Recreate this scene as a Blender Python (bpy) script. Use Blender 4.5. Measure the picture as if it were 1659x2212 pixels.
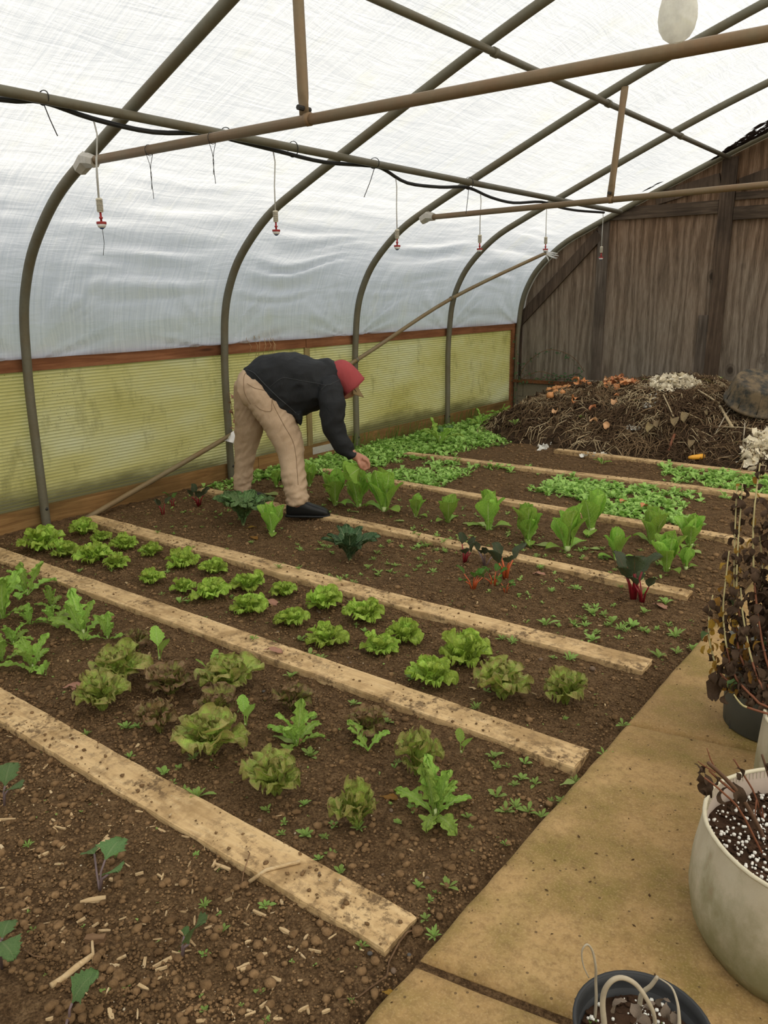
import bpy, bmesh, math, random
import numpy as np
from mathutils import Vector, Matrix, noise as mnoise, Euler

for o in list(bpy.data.objects):
    bpy.data.objects.remove(o, do_unlink=True)
scene = bpy.context.scene
COL = scene.collection
RNG = random.Random(7)

# ------------------------------------------------------------------ camera
IW, IH = 1659.0, 2212.0
FPX = 1716.8
CAM = np.array([0.0, 0.0, 1.6])
def _cam(a):
    rx, ry, rz = a
    cy, sy = math.cos(rz), math.sin(rz); cp, sp = math.cos(rx), math.sin(rx); cr, sr = math.cos(ry), math.sin(ry)
    f0 = np.array([sy*cp, cy*cp, -sp]); r0 = np.array([cy, -sy, 0]); d0 = np.cross(f0, r0)
    return np.array([r0*cr + d0*sr, -r0*sr + d0*cr, f0])
CM = _cam((.2654, .01393, -.65258))        # rows: right, down, forward
cd = bpy.data.cameras.new('camera'); cam = bpy.data.objects.new('camera', cd); COL.objects.link(cam)
cd.sensor_fit = 'HORIZONTAL'; cd.sensor_width = 36.0; cd.lens = FPX/IW*36.0
cd.clip_start = 0.02; cd.clip_end = 400
mw = Matrix.Identity(4)
for i in range(3):
    mw[i][0] = CM[0][i]; mw[i][1] = -CM[1][i]; mw[i][2] = -CM[2][i]; mw[i][3] = CAM[i]
cam.matrix_world = mw
scene.camera = cam

def ray(x, y): return CM.T @ np.array([(x-IW/2)/FPX, (y-IH/2)/FPX, 1.0])
def on_z(x, y, z=0.0): d = ray(x, y); return CAM + d*(z-CAM[2])/d[2]
def on_x(x, y, X): d = ray(x, y); return CAM + d*(X-CAM[0])/d[0]
def on_y(x, y, Y): d = ray(x, y); return CAM + d*(Y-CAM[1])/d[1]
def depth(p): return float(CM[2] @ (np.array(p, float)-CAM))

# ------------------------------------------------------------------ world, exposure
w = bpy.data.worlds.new('overcast'); scene.world = w; w.use_nodes = True
nt = w.node_tree; nt.nodes.clear()
wo = nt.nodes.new('ShaderNodeOutputWorld'); bg = nt.nodes.new('ShaderNodeBackground')
tc = nt.nodes.new('ShaderNodeTexCoord'); sx = nt.nodes.new('ShaderNodeSeparateXYZ'); rp = nt.nodes.new('ShaderNodeValToRGB')
nt.links.new(tc.outputs['Generated'], sx.inputs[0]); nt.links.new(sx.outputs['Z'], rp.inputs[0])
rp.color_ramp.elements[0].position = 0.0; rp.color_ramp.elements[0].color = (.38, .38, .375, 1)
rp.color_ramp.elements[1].position = 1.0; rp.color_ramp.elements[1].color = (.96, .99, 1.04, 1)
e = rp.color_ramp.elements.new(.35); e.color = (.63, .635, .64, 1)
nt.links.new(rp.outputs[0], bg.inputs[0]); bg.inputs[1].default_value = 0.52
nt.links.new(bg.outputs[0], wo.inputs[0])
sl = bpy.data.lights.new('added_sun_offscreen', 'SUN'); sl.energy = 3.5; sl.angle = math.radians(50); sl.color = (1.0, .89, .70)   # wide sun lamp added out of view to brighten the interior against the film
sun = bpy.data.objects.new('added_sun_offscreen', sl); COL.objects.link(sun); sun.rotation_euler = Vector((.64, -.28, .72)).to_track_quat('Z', 'Y').to_euler()
scene.view_settings.view_transform = 'Standard'; scene.view_settings.look = 'None'
scene.view_settings.gamma = 1.0; scene.view_settings.use_curve_mapping = False
scene.view_settings.exposure = 0.80
scene.cycles.max_bounces = 7; scene.cycles.diffuse_bounces = 4; scene.cycles.transmission_bounces = 5
scene.cycles.transparent_max_bounces = 8

# ------------------------------------------------------------------ helpers
def tag(o, label=None, cat=None, group=None, kind=None):
    if label: o['label'] = label
    if cat: o['category'] = cat
    if group: o['group'] = group
    if kind: o['kind'] = kind
    return o
def empty(name, loc=(0, 0, 0), rz=0.0, parent=None):
    o = bpy.data.objects.new(name, None); COL.objects.link(o); o.empty_display_size = .05
    o.location = loc; o.rotation_euler = (0, 0, rz)
    if parent: o.parent = parent
    return o
def thing(name, label, cat, loc=(0, 0, 0), rz=0.0, group=None):
    return tag(empty(name, loc, rz), label, cat, group)
def obj(name, me, parent=None, loc=None, rot=None, scale=None):
    o = bpy.data.objects.new(name, me); COL.objects.link(o)
    if parent: o.parent = parent
    if loc is not None: o.location = loc
    if rot is not None: o.rotation_euler = rot
    if scale is not None: o.scale = scale if hasattr(scale, '__len__') else (scale,)*3
    return o
class MB:
    """collects geometry for one mesh"""
    def __init__(s): s.v = []; s.f = []; s.mi = []; s.m = 0
    def add(s, vs, fs):
        b = len(s.v); s.v.extend([tuple(map(float, p)) for p in vs])
        for f in fs: s.f.append([b+i for i in f]); s.mi.append(s.m)
        return s
    def box(s, lo, hi, jit=0.0):
        x0, y0, z0 = lo; x1, y1, z1 = hi
        vs = [(x, y, z) for x in (x0, x1) for y in (y0, y1) for z in (z0, z1)]
        if jit: vs = [tuple(c+RNG.uniform(-jit, jit) for c in p) for p in vs]
        return s.add(vs, [(0, 1, 3, 2), (4, 6, 7, 5), (0, 4, 5, 1), (2, 3, 7, 6), (0, 2, 6, 4), (1, 5, 7, 3)])
    def beam(s, a, b, wd, ht, up=(0, 0, 1)):
        a = Vector(a); b = Vector(b); d = (b-a).normalized(); u = Vector(up)
        sd = d.cross(u).normalized(); u = sd.cross(d)
        vs = [p + sd*(i*wd/2) + u*(j*ht/2) for p in (a, b) for i in (-1, 1) for j in (-1, 1)]
        return s.add(vs, [(0, 1, 3, 2), (4, 6, 7, 5), (0, 4, 5, 1), (2, 3, 7, 6), (0, 2, 6, 4), (1, 5, 7, 3)])
    def tube(s, pts, r, n=8, cap=True, flat=None):
        P = [Vector(p) for p in pts]; m = len(P)
        R = r if hasattr(r, '__len__') else [r]*m
        ref = None; rings = []
        for i in range(m):
            t = (P[min(i+1, m-1)]-P[max(i-1, 0)])
            if t.length < 1e-9: t = Vector((0, 0, 1))
            t.normalize()
            if ref is None:
                ref = t.orthogonal().normalized()
            else:
                ref = (ref - t*ref.dot(t))
                ref = ref.normalized() if ref.length > 1e-6 else t.orthogonal().normalized()
            bi = t.cross(ref)
            for k in range(n):
                a = 2*math.pi*k/n
                rings.append(P[i] + ref*(math.cos(a)*R[i]) + bi*(math.sin(a)*R[i]))
        fs = [(i*n+k, i*n+(k+1) % n, (i+1)*n+(k+1) % n, (i+1)*n+k) for i in range(m-1) for k in range(n)]
        if cap: fs += [tuple(range(n-1, -1, -1)), tuple((m-1)*n+k for k in range(n))]
        return s.add(rings, fs)
    def lathe(s, prof, n=16, c=(0, 0, 0), axis=None):
        vs = []; M = Matrix.Identity(3)
        if axis is not None: M = Vector((0, 0, 1)).rotation_difference(Vector(axis)).to_matrix()
        for r, z in prof:
            for k in range(n):
                a = 2*math.pi*k/n
                vs.append(M @ Vector((r*math.cos(a), r*math.sin(a), z)) + Vector(c))
        m = len(prof)
        fs = [(i*n+k, i*n+(k+1) % n, (i+1)*n+(k+1) % n, (i+1)*n+k) for i in range(m-1) for k in range(n)]
        if prof[0][0] > 1e-4: fs.append(tuple(range(n-1, -1, -1)))
        if prof[-1][0] > 1e-4: fs.append(tuple((m-1)*n+k for k in range(n)))
        return s.add(vs, fs)
    def grid(s, P, close_u=False):
        nv, nu = P.shape[:2]
        fs = []
        for j in range(nv-1):
            for i in range(nu if close_u else nu-1):
                i2 = (i+1) % nu
                fs.append((j*nu+i, j*nu+i2, (j+1)*nu+i2, (j+1)*nu+i))
        return s.add(P.reshape(-1, 3), fs)
    def mesh(s, name, mats, smooth=False):
        me = bpy.data.meshes.new(name); me.from_pydata(s.v, [], s.f)
        for m in (mats if isinstance(mats, (list, tuple)) else [mats]): me.materials.append(m)
        if len(me.materials) > 1: me.polygons.foreach_set('material_index', s.mi)
        me.update()
        if smooth: me.shade_smooth()
        return me
    def build(s, name, mats, parent=None, smooth=False, **k): return obj(name, s.mesh(name, mats, smooth), parent, **k)
def fast_mesh(name, V, Q, mat, uv=None, smooth=True):
    me = bpy.data.meshes.new(name); V = np.asarray(V, np.float32); Q = np.asarray(Q, np.int32)
    me.vertices.add(len(V)); me.vertices.foreach_set('co', V.ravel())
    k = Q.shape[1]; me.loops.add(Q.size); me.loops.foreach_set('vertex_index', Q.ravel())
    me.polygons.add(len(Q)); me.polygons.foreach_set('loop_start', np.arange(0, Q.size, k, dtype=np.int32))
    me.update(calc_edges=True)
    if uv is not None:
        l = me.uv_layers.new(name='UVMap'); l.data.foreach_set('uv', np.asarray(uv, np.float32)[Q.ravel()].ravel())
    for m in (mat if isinstance(mat, (list, tuple)) else [mat]): me.materials.append(m)
    if smooth: me.shade_smooth()
    me.validate(); return me
def grid_faces(nv, nu):
    j, i = np.meshgrid(np.arange(nv-1), np.arange(nu-1), indexing='ij')
    a = (j*nu+i).ravel()
    return np.stack([a, a+1, a+nu+1, a+nu], 1)
def smin(a, b, t): return a + (b-a)*t
def sstep(a, b, x):
    t = np.clip((np.asarray(x, float)-a)/(b-a), 0, 1); return t*t*(3-2*t)

# vectorised value noise for large grids
_perm = np.random.RandomState(3).rand(64, 64, 64)
def vnoise(x, y, z=0.0):
    x = np.asarray(x, float); y = np.asarray(y, float); z = np.zeros_like(x)+z
    xi = np.floor(x).astype(int); yi = np.floor(y).astype(int); zi = np.floor(z).astype(int)
    fx, fy, fz = x-xi, y-yi, z-zi
    fx, fy, fz = [f*f*(3-2*f) for f in (fx, fy, fz)]
    def g(a, b, c): return _perm[(xi+a) & 63, (yi+b) & 63, (zi+c) & 63]
    r = 0
    for a in (0, 1):
        for b in (0, 1):
            for c in (0, 1):
                r = r + g(a, b, c)*(fx if a else 1-fx)*(fy if b else 1-fy)*(fz if c else 1-fz)
    return r*2-1

# ------------------------------------------------------------------ materials
def new_mat(name):
    m = bpy.data.materials.new(name); m.use_nodes = True; m.node_tree.nodes.clear(); return m, m.node_tree
class NT:
    """small node builder"""
    def __init__(s, name):
        s.m, s.t = new_mat(name); s.out = s.n('ShaderNodeOutputMaterial')
    def n(s, ty, **k):
        x = s.t.nodes.new(ty)
        for a, b in k.items(): setattr(x, a, b)
        return x
    def set(s, node, key, v):
        if v is None: return
        if hasattr(v, 'is_output'): s.t.links.new(v, node.inputs[key])
        else: node.inputs[key].default_value = v
    def coord(s, kind='Object', scale=(1, 1, 1), rot=(0, 0, 0), loc=(0, 0, 0)):
        c = s.n('ShaderNodeTexCoord'); mp = s.n('ShaderNodeMapping')
        s.t.links.new(c.outputs[kind], mp.inputs[0]); mp.inputs['Scale'].default_value = scale
        mp.inputs['Rotation'].default_value = rot; mp.inputs['Location'].default_value = loc
        return mp.outputs[0]
    def noise(s, co, scale=5, detail=5, rough=.55, dist=0.0):
        x = s.n('ShaderNodeTexNoise'); s.set(x, 'Vector', co); s.set(x, 'Scale', scale); s.set(x, 'Detail', detail)
        s.set(x, 'Roughness', rough); s.set(x, 'Distortion', dist); return x.outputs['Fac']
    def voro(s, co, scale=5, feature='F1', out='Distance'):
        x = s.n('ShaderNodeTexVoronoi', feature=feature); s.set(x, 'Vector', co); s.set(x, 'Scale', scale); return x.outputs[out]
    def ramp(s, fac, stops, interp='LINEAR'):
        x = s.n('ShaderNodeValToRGB'); x.color_ramp.interpolation = interp; el = x.color_ramp.elements
        while len(el) < len(stops): el.new(.5)
        for e_, (p, c) in zip(el, stops):
            e_.position = p; e_.color = (*c, 1) if hasattr(c, '__len__') else (c, c, c, 1)
        s.set(x, 0, fac); return x.outputs[0]
    def mix(s, fac, a, b, mode='MIX'):
        x = s.n('ShaderNodeMix', data_type='RGBA', blend_type=mode)
        s.set(x, 0, fac)
        for k, v in ((6, a), (7, b)):
            if not hasattr(v, 'is_output') and hasattr(v, '__len__') and len(v) == 3: v = (*v, 1)
            s.set(x, k, v)
        return x.outputs[2]
    def math(s, op, a, b=None, c=None, clamp=False):
        x = s.n('ShaderNodeMath', operation=op, use_clamp=clamp); s.set(x, 0, a)
        if b is not None: s.set(x, 1, b)
        if c is not None: s.set(x, 2, c)
        return x.outputs[0]
    def bump(s, h, strength=.5, dist=.01, nrm=None):
        x = s.n('ShaderNodeBump'); s.set(x, 'Height', h); s.set(x, 'Strength', strength); s.set(x, 'Distance', dist)
        if nrm is not None: s.set(x, 'Normal', nrm)
        return x.outputs[0]
    def bsdf(s, col, rough=.7, nrm=None, spec=.3, metal=0.0, **k):
        x = s.n('ShaderNodeBsdfPrincipled')
        if not hasattr(col, 'is_output') and len(col) == 3: col = (*col, 1)
        s.set(x, 'Base Color', col); s.set(x, 'Roughness', rough); s.set(x, 'Specular IOR Level', spec); s.set(x, 'Metallic', metal)
        if nrm is not None: s.set(x, 'Normal', nrm)
        for a, b in k.items(): s.set(x, a, b)
        return x.outputs[0]
    def sh(s, ty, col, nrm=None, **k):
        x = s.n(ty)
        if not hasattr(col, 'is_output') and len(col) == 3: col = (*col, 1)
        s.set(x, 'Color', col)
        if nrm is not None: s.set(x, 'Normal', nrm)
        for a, b in k.items(): s.set(x, a, b)
        return x.outputs[0]
    def mixs(s, fac, a, b):
        x = s.n('ShaderNodeMixShader'); s.set(x, 0, fac); s.t.links.new(a, x.inputs[1]); s.t.links.new(b, x.inputs[2]); return x.outputs[0]
    def rnd(s): return s.n('ShaderNodeObjectInfo').outputs['Random']
    def done(s, shader): s.t.links.new(shader, s.out.inputs[0]); return s.m

def m_soil():
    t = NT('soil'); co = t.coord('Object')
    a = t.noise(co, 1.3, 4); b = t.noise(co, 22, 8, .7); c = t.noise(co, 120, 3, .7)
    col = t.ramp(b, [(.32, (.062, .033, .015)), (.5, (.185, .107, .050)), (.70, (.37, .23, .115))])
    col = t.mix(t.ramp(a, [(.35, .0), (.7, .55)]), col, (.25, .150, .070))
    col = t.mix(t.ramp(c, [(.38, .65), (.52, 0.)]), col, (.045, .024, .011)); col = t.mix(t.ramp(c, [(.55, 0.), (.68, .5)]), col, (.40, .26, .14))
    v = t.voro(co, 60); sp = t.voro(co, 34, 'F1', 'Color')
    h = t.math('ADD', t.math('MULTIPLY', b, 1.6), t.math('ADD', t.math('MULTIPLY', c, .5), t.math('MULTIPLY', v, .6)))
    speck = t.math('LESS_THAN', t.voro(co, 45), .10)
    rsel = t.math('GREATER_THAN', t.noise(co, 9, 2), .58)
    col = t.mix(t.math('MULTIPLY', t.math('MULTIPLY', speck, rsel), .8), col, (.33, .24, .14))
    return t.done(t.bsdf(col, .95, t.bump(h, 1.0, .03), .12))
def m_clod(name, lo, hi):
    t = NT(name); co = t.coord('Object'); b = t.noise(co, 55, 5, .7)
    big = t.noise(co, 7, 2)
    col = t.mix(t.ramp(big, [(.35, 0.), (.65, 1.)]), t.ramp(b, [(.3, tuple(c*.6 for c in lo)), (.7, lo)]), t.ramp(b, [(.3, lo), (.7, hi)]))
    return t.done(t.bsdf(col, .95, t.bump(b, .8, .01), .12))
def m_plank():
    t = NT('weathered_plank'); co = t.coord('Object', (1, 9, 9)); c1 = t.coord('Object')
    r = t.rnd()
    g = t.noise(co, 6, 6, .6, .6); f = t.noise(t.coord('Object', (2, 70, 70)), 5, 4, .6)
    col = t.ramp(g, [(.3, (.47, .305, .145)), (.55, (.66, .46, .235)), (.75, (.74, .56, .32))])
    col = t.mix(t.math('MULTIPLY', f, .5), col, (.52, .35, .18))
    bl = t.noise(c1, 4.5, 6, .7)
    col = t.mix(t.ramp(bl, [(.47, .0), (.60, .75)]), col, (.34, .215, .095))
    d = t.noise(c1, 30, 5, .75); d2 = t.noise(c1, 3.1, 3)
    dm = t.math('MULTIPLY', t.ramp(d, [(.49, 0.), (.60, 1.)]), t.ramp(d2, [(.40, .15), (.58, 1.)]))
    col = t.mix(t.math('MULTIPLY', dm, .85), col, (.11, .066, .034))
    h = t.math('ADD', t.math('MULTIPLY', f, .4), t.math('ADD', t.math('MULTIPLY', dm, .8), g))
    return t.done(t.bsdf(col, .85, t.bump(h, .45, .006), .2))
def m_wood(name, c0, c1, c2, axis='Y', bump=.4, rough=.8, stain=None):
    t = NT(name); sc = {'X': (1, 14, 14), 'Y': (14, 1, 14), 'Z': (14, 14, 1)}[axis]
    co = t.coord('Object', sc); g = t.noise(co, 2.2, 7, .62, .8); f = t.noise(co, 11, 3, .6)
    col = t.ramp(g, [(.3, c0), (.5, c1), (.72, c2)])
    big = t.noise(t.coord('Object'), 1.6, 4)
    col = t.mix(t.ramp(big, [(.4, 0.), (.68, .6)]), col, stain or tuple(c*.45 for c in c0))
    kn = t.voro(t.coord('Object', {'X': (1, 5, 5), 'Y': (5, 1, 5), 'Z': (5, 5, 1)}[axis]), .9)
    col = t.mix(t.ramp(kn, [(.03, .8), (.09, 0.)]), col, tuple(c*.3 for c in c0))
    return t.done(t.bsdf(col, rough, t.bump(t.math('ADD', g, t.math('MULTIPLY', f, .6)), bump, .006), .2))
def m_ply():
    t = NT('weathered_plywood'); c1 = t.coord('Object')
    sp = t.n('ShaderNodeSeparateXYZ'); t.t.links.new(c1, sp.inputs[0])
    wob = t.noise(t.coord('Object', (1, 1, .28)), 2.6, 4, .55, .9)
    wv = t.n('ShaderNodeTexWave', wave_type='BANDS', bands_direction='X')
    t.set(wv, 'Vector', t.coord('Object', (1, 1, .10))); t.set(wv, 'Scale', 3.0); t.set(wv, 'Distortion', 16.0); t.set(wv, 'Detail', 3.0); t.set(wv, 'Detail Scale', 1.4)
    fib = t.noise(t.coord('Object', (30, 30, 1.2)), 3, 5, .65)
    fine = t.noise(t.coord('Object', (60, 60, 2.4)), 3, 3, .6)
    g = t.math('ADD', t.math('MULTIPLY', wv.outputs['Fac'], .16), t.math('ADD', t.math('MULTIPLY', fib, .48), t.math('MULTIPLY', fine, .36)))
    grey = t.ramp(g, [(.32, (.090, .072, .054)), (.5, (.185, .155, .122)), (.68, (.285, .250, .205))])
    brown = t.ramp(g, [(.32, (.060, .034, .018)), (.5, (.150, .088, .050)), (.68, (.250, .162, .105))])
    m = t.noise(c1, .9, 4, .6)
    zf = t.math('MULTIPLY_ADD', sp.outputs['Z'], .42, -.62)
    sel = t.math('ADD', zf, t.math('MULTIPLY', m, .9), clamp=True)
    col = t.mix(sel, grey, brown)
    kn = t.voro(t.coord('Object', (1, 1, .75)), 1.9)
    col = t.mix(t.ramp(kn, [(.05, .85), (.085, .15), (.10, .4), (.13, 0.)]), col, (.03, .02, .013))
    return t.done(t.bsdf(col, .85, t.bump(g, .5, .005), .2))
def m_metal(name, c0, c1, rust=None, amt=.5):
    t = NT(name); co = t.coord('Object'); g = t.noise(co, 9, 6, .65); f = t.noise(co, 60, 3)
    col = t.mix(g, c0, c1)
    if rust: col = t.mix(t.ramp(t.noise(co, 3.2, 6, .7), [(.40, 0.), (.62, amt)]), col, rust)
    col = t.mix(t.math('MULTIPLY', f, .35), col, tuple(c*.5 for c in c0))
    return t.done(t.bsdf(col, .55, t.bump(f, .15, .002), .35, .15))
def m_plain(name, col, rough=.6, spec=.3, var=.25, scale=20, bump=.15):
    t = NT(name); co = t.coord('Object'); g = t.noise(co, scale, 5, .6)
    c = t.mix(g, tuple(x*(1-var) for x in col), tuple(min(1, x*(1+var)) for x in col))
    return t.done(t.bsdf(c, rough, t.bump(g, bump, .005), spec))
def m_film():
    t = NT('greenhouse_film'); uv = 'UV'
    st = t.noise(t.coord(uv, (1.6, 55, 1), (0, 0, .10)), 1.0, 5, .6, .3)
    st2 = t.noise(t.coord(uv, (3.5, 150, 1), (0, 0, .10)), 1.0, 2, .6)
    cl = t.noise(t.coord(uv, (1, .55, 1)), 1.1, 5, .55)
    streak = t.ramp(st, [(.34, 0.), (.66, 1.)])
    fac = t.math('ADD', t.math('MULTIPLY', streak, .6), t.math('MULTIPLY', t.ramp(cl, [(.3, 0.), (.7, 1.)]), .4))
    col = t.mix(fac, (.66, .705, .765), (.91, .93, .955))
    alg = t.ramp(t.noise(t.coord(uv, (1.1, 1.7, 1)), 1.7, 5, .6), [(.56, 0.), (.74, .30)])
    col = t.mix(alg, col, (.80, .80, .60))
    dots = t.math('LESS_THAN', t.voro(t.coord(uv), 22), .045)
    col = t.mix(t.math('MULTIPLY', dots, .5), col, (.35, .34, .30))
    h = t.math('ADD', st, t.math('MULTIPLY', st2, .5))
    fold = t.noise(t.coord(uv, (9, 1.3, 1)), 1.3, 4, .6, .7)
    nrm = t.bump(fold, .20, .05, t.bump(h, .40, .01))
    tr = t.sh('ShaderNodeBsdfTranslucent', col, nrm)
    df = t.sh('ShaderNodeBsdfDiffuse', col, nrm)
    tp = t.sh('ShaderNodeBsdfTransparent', (.97, .98, 1.0))
    gl = t.sh('ShaderNodeBsdfGlossy', (.9, .9, .9), nrm, Roughness=.25)
    a = t.mixs(.10, tr, df)
    a = t.mixs(t.math('MULTIPLY_ADD', fac, -.05, .09), a, tp)
    return t.done(t.mixs(.04, a, gl))
def m_poly():
    t = NT('algae_polycarbonate'); c = t.coord('Object')
    g = t.noise(t.coord('Object', (1, .55, 1.4)), 1.8, 5, .6); dk = t.noise(t.coord('Object', (1, 1, .45)), 7, 5, .7)
    sp = t.n('ShaderNodeSeparateXYZ'); t.t.links.new(c, sp.inputs[0]); z = sp.outputs['Z']
    col = t.ramp(g, [(.3, (.70, .62, .20)), (.5, (.86, .79, .36)), (.72, (.93, .90, .58))])
    col = t.mix(t.ramp(dk, [(.55, 0.), (.72, .55)]), col, (.36, .32, .10))
    spk = t.math('LESS_THAN', t.voro(t.coord('Object', (1, 1, 1.)), 40), .16)
    spk = t.math('MULTIPLY', spk, t.ramp(t.noise(c, 2.3, 3), [(.5, 0.), (.66, .75)]))
    col = t.mix(spk, col, (.16, .11, .04))
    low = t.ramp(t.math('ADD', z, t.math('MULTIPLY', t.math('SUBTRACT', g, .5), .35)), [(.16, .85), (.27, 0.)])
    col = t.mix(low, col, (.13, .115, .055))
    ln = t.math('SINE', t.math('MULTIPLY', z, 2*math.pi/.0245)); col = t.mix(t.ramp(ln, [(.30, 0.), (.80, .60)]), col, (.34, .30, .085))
    tr = t.sh('ShaderNodeBsdfTranslucent', col); df = t.sh('ShaderNodeBsdfDiffuse', col)
    gl = t.sh('ShaderNodeBsdfGlossy', (.9, .9, .85), None, Roughness=.3)
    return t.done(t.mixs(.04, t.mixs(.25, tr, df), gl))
def m_concrete():
    t = NT('stained_concrete'); c = t.coord('Object')
    a = t.noise(c, 1.6, 6, .62); b = t.noise(c, 35, 6, .7); d = t.noise(c, 3.4, 5, .6); f = t.noise(c, 160, 2)
    col = t.ramp(a, [(.3, (.22, .130, .048)), (.5, (.36, .225, .090)), (.7, (.49, .325, .145))])
    col = t.mix(t.ramp(d, [(.45, 0.), (.62, .8)]), col, (.18, .135, .030))
    col = t.mix(t.ramp(b, [(.34, .6), (.54, 0.)]), col, (.20, .12, .048))
    col = t.mix(t.ramp(f, [(.5, 0.), (.66, .28)]), col, (.54, .38, .19)); col = t.mix(t.ramp(t.noise(c, 85, 4, .7), [(.34, .38), (.48, 0.)]), col, (.19, .11, .045))
    sp = t.math('LESS_THAN', t.voro(c, 26), .10); col = t.mix(t.math('MULTIPLY', sp, .7), col, (.07, .04, .02))
    return t.done(t.bsdf(col, .8, t.bump(t.math('ADD', b, t.math('MULTIPLY', f, .6)), .4, .004), .25))
def m_leaf(name, base, dark, edge=None, edge_amt=0., vein=None, vein_amt=.5, nveins=7, trans=.35, rough=.42, edge_pos=(.35, .9), blotch=0.0):
    t = NT(name)
    u = t.coord('UV'); sp = t.n('ShaderNodeSeparateXYZ'); t.t.links.new(u, sp.inputs[0])
    s = t.math('ABSOLUTE', t.math('MULTIPLY_ADD', sp.outputs['X'], 2., -1.)); tt = sp.outputs['Y']
    co = t.coord('Object'); n1 = t.noise(co, 28, 4, .6); n2 = t.noise(co, 90, 3)
    col = t.mix(t.ramp(n1, [(.3, 0.), (.7, 1.)]), dark, base)
    r = t.rnd()
    if edge:
        em = t.math('MAXIMUM', t.math('POWER', s, 1.5), t.math('POWER', tt, 2.2))
        em = t.math('ADD', em, t.math('MULTIPLY', t.math('SUBTRACT', t.noise(co, 14, 4, .65), .5), 1.3))
        em = t.math('ADD', em, t.math('MULTIPLY', t.math('SUBTRACT', r, .5), .35))
        col = t.mix(t.math('MULTIPLY', t.ramp(em, [(edge_pos[0], 0.), (edge_pos[1], 1.)]), edge_amt), col, edge)
    if vein:
        wd = t.math('MULTIPLY_ADD', tt, -.085, .10)
        mid = t.math('LESS_THAN', s, wd)
        ph = t.math('SUBTRACT', t.math('MULTIPLY', tt, nveins), t.math('MULTIPLY', s, nveins*.35))
        side = t.math('LESS_THAN', t.math('FRACT', ph), t.math('MULTIPLY_ADD', s, -.10, .15))
        vm = t.math('MAXIMUM', mid, t.math('MULTIPLY', side, .45))
        col = t.mix(t.math('MULTIPLY', vm, vein_amt), col, vein)
        bl = t.math('SUBTRACT', n1, t.math('MULTIPLY', vm, .35))
    else: bl = n1
    hs = t.n('ShaderNodeHueSaturation'); t.set(hs, 'Color', col); t.set(hs, 'Value', t.math('MULTIPLY_ADD', r, .45, .78)); t.set(hs, 'Hue', t.math('MULTIPLY_ADD', r, .024, .488))
    col = hs.outputs[0]
    nrm = t.bump(t.math('ADD', bl, t.math('MULTIPLY', n2, .3)), .75, .014)
    a = t.bsdf(col, rough, nrm, .5)
    b = t.sh('ShaderNodeBsdfTranslucent', col, nrm)
    return t.done(t.mixs(trans, a, b))
def m_cloth(name, col, scale=260, var=.2, rough=.9, dirt=None):
    t = NT(name); c = t.coord('Object'); g = t.noise(c, scale, 2, .6); b = t.noise(c, 6, 5, .6); f = t.noise(t.coord('Object', (1, 1, .5)), 16, 4, .6, .8)
    k = t.mix(b, tuple(x*(1-var) for x in col), tuple(min(1, x*(1+var)) for x in col))
    if dirt: k = t.mix(t.ramp(t.noise(c, 4.2, 5, .65), [(.5, 0.), (.7, .6)]), k, dirt)
    return t.done(t.bsdf(k, rough, t.bump(t.math('ADD', t.math('MULTIPLY', f, 1.0), t.math('MULTIPLY', g, .12)), .55, .012), .15, 0.0))

M = {}
M['soil'] = m_soil()
M['clod'] = m_clod('soil_clod', (.175, .102, .048), (.34, .21, .105))
M['pale_bits'] = m_plain('pale_bits', (.50, .41, .29), .9, .1, .4, 9)
M['plank'] = m_plank()
M['rail'] = m_wood('red_brown_rail', (.17, .062, .026), (.26, .105, .046), (.34, .155, .075), 'Y')
M['baseboard'] = m_wood('mossy_board', (.16, .080, .028), (.27, .145, .052), (.37, .215, .085), 'Y', stain=(.085, .060, .020))
M['grey_wood_v'] = m_wood('grey_wood_upright', (.060, .045, .034), (.115, .090, .070), (.185, .150, .122), 'Z')
M['dark_wood_h'] = m_wood('dark_wood_girt', (.032, .022, .015), (.070, .048, .032), (.125, .090, .062), 'X')
M['dark_wood_v'] = m_wood('dark_wood_upright', (.040, .027, .018), (.082, .055, .037), (.135, .095, .068), 'Z')
M['pale_wood'] = m_wood('pale_wood', (.20, .14, .055), (.33, .25, .11), (.42, .33, .16), 'Z')
M['block_wood'] = m_wood('grey_block_wood', (.17, .14, .10), (.29, .25, .19), (.38, .34, .27), 'X')
M['ply'] = m_ply()
M['cmu'] = m_plain('concrete_block', (.20, .17, .125), .95, .1, .35, 40, .5)
M['galv'] = m_metal('galvanised_pipe', (.125, .115, .078), (.215, .205, .155), (.15, .105, .05), .5)
M['galv_pole'] = m_metal('brown_stained_pipe', (.20, .155, .085), (.30, .235, .13), (.24, .135, .055), .7)
M['rusty'] = m_metal('rusty_pipe', (.20, .145, .080), (.27, .20, .115), (.27, .145, .070), .6)
M['film'] = m_film(); M['poly'] = m_poly(); M['concrete'] = m_concrete()
M['hose'] = m_plain('black_hose', (.018, .018, .018), .5, .4)
M['blackplastic'] = m_plain('black_plastic', (.028, .029, .031), .55, .4, .3, 12)
M['wire'] = m_plain('dark_wire', (.03, .028, .025), .6)
M['white_tube'] = m_plain('white_tube', (.50, .49, .45), .5)
M['cream_plastic'] = m_plain('cream_plastic', (.60, .55, .43), .5)
M['slot'] = m_plain('dark_slot', (.07, .06, .05), .7)
M['red_plastic'] = m_plain('red_plastic', (.33, .03, .03), .4)
M['white_plastic'] = m_plain('white_plastic', (.72, .70, .67), .4)
M['blue_plastic'] = m_plain('blue_plastic', (.05, .09, .22), .4)
M['tape'] = m_plain('grey_tape', (.42, .39, .34), .5, .4, .3, 30, .6)
M['grass'] = m_plain('outdoor_grass', (.075, .105, .035), .95, .1, .4, 2)
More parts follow.
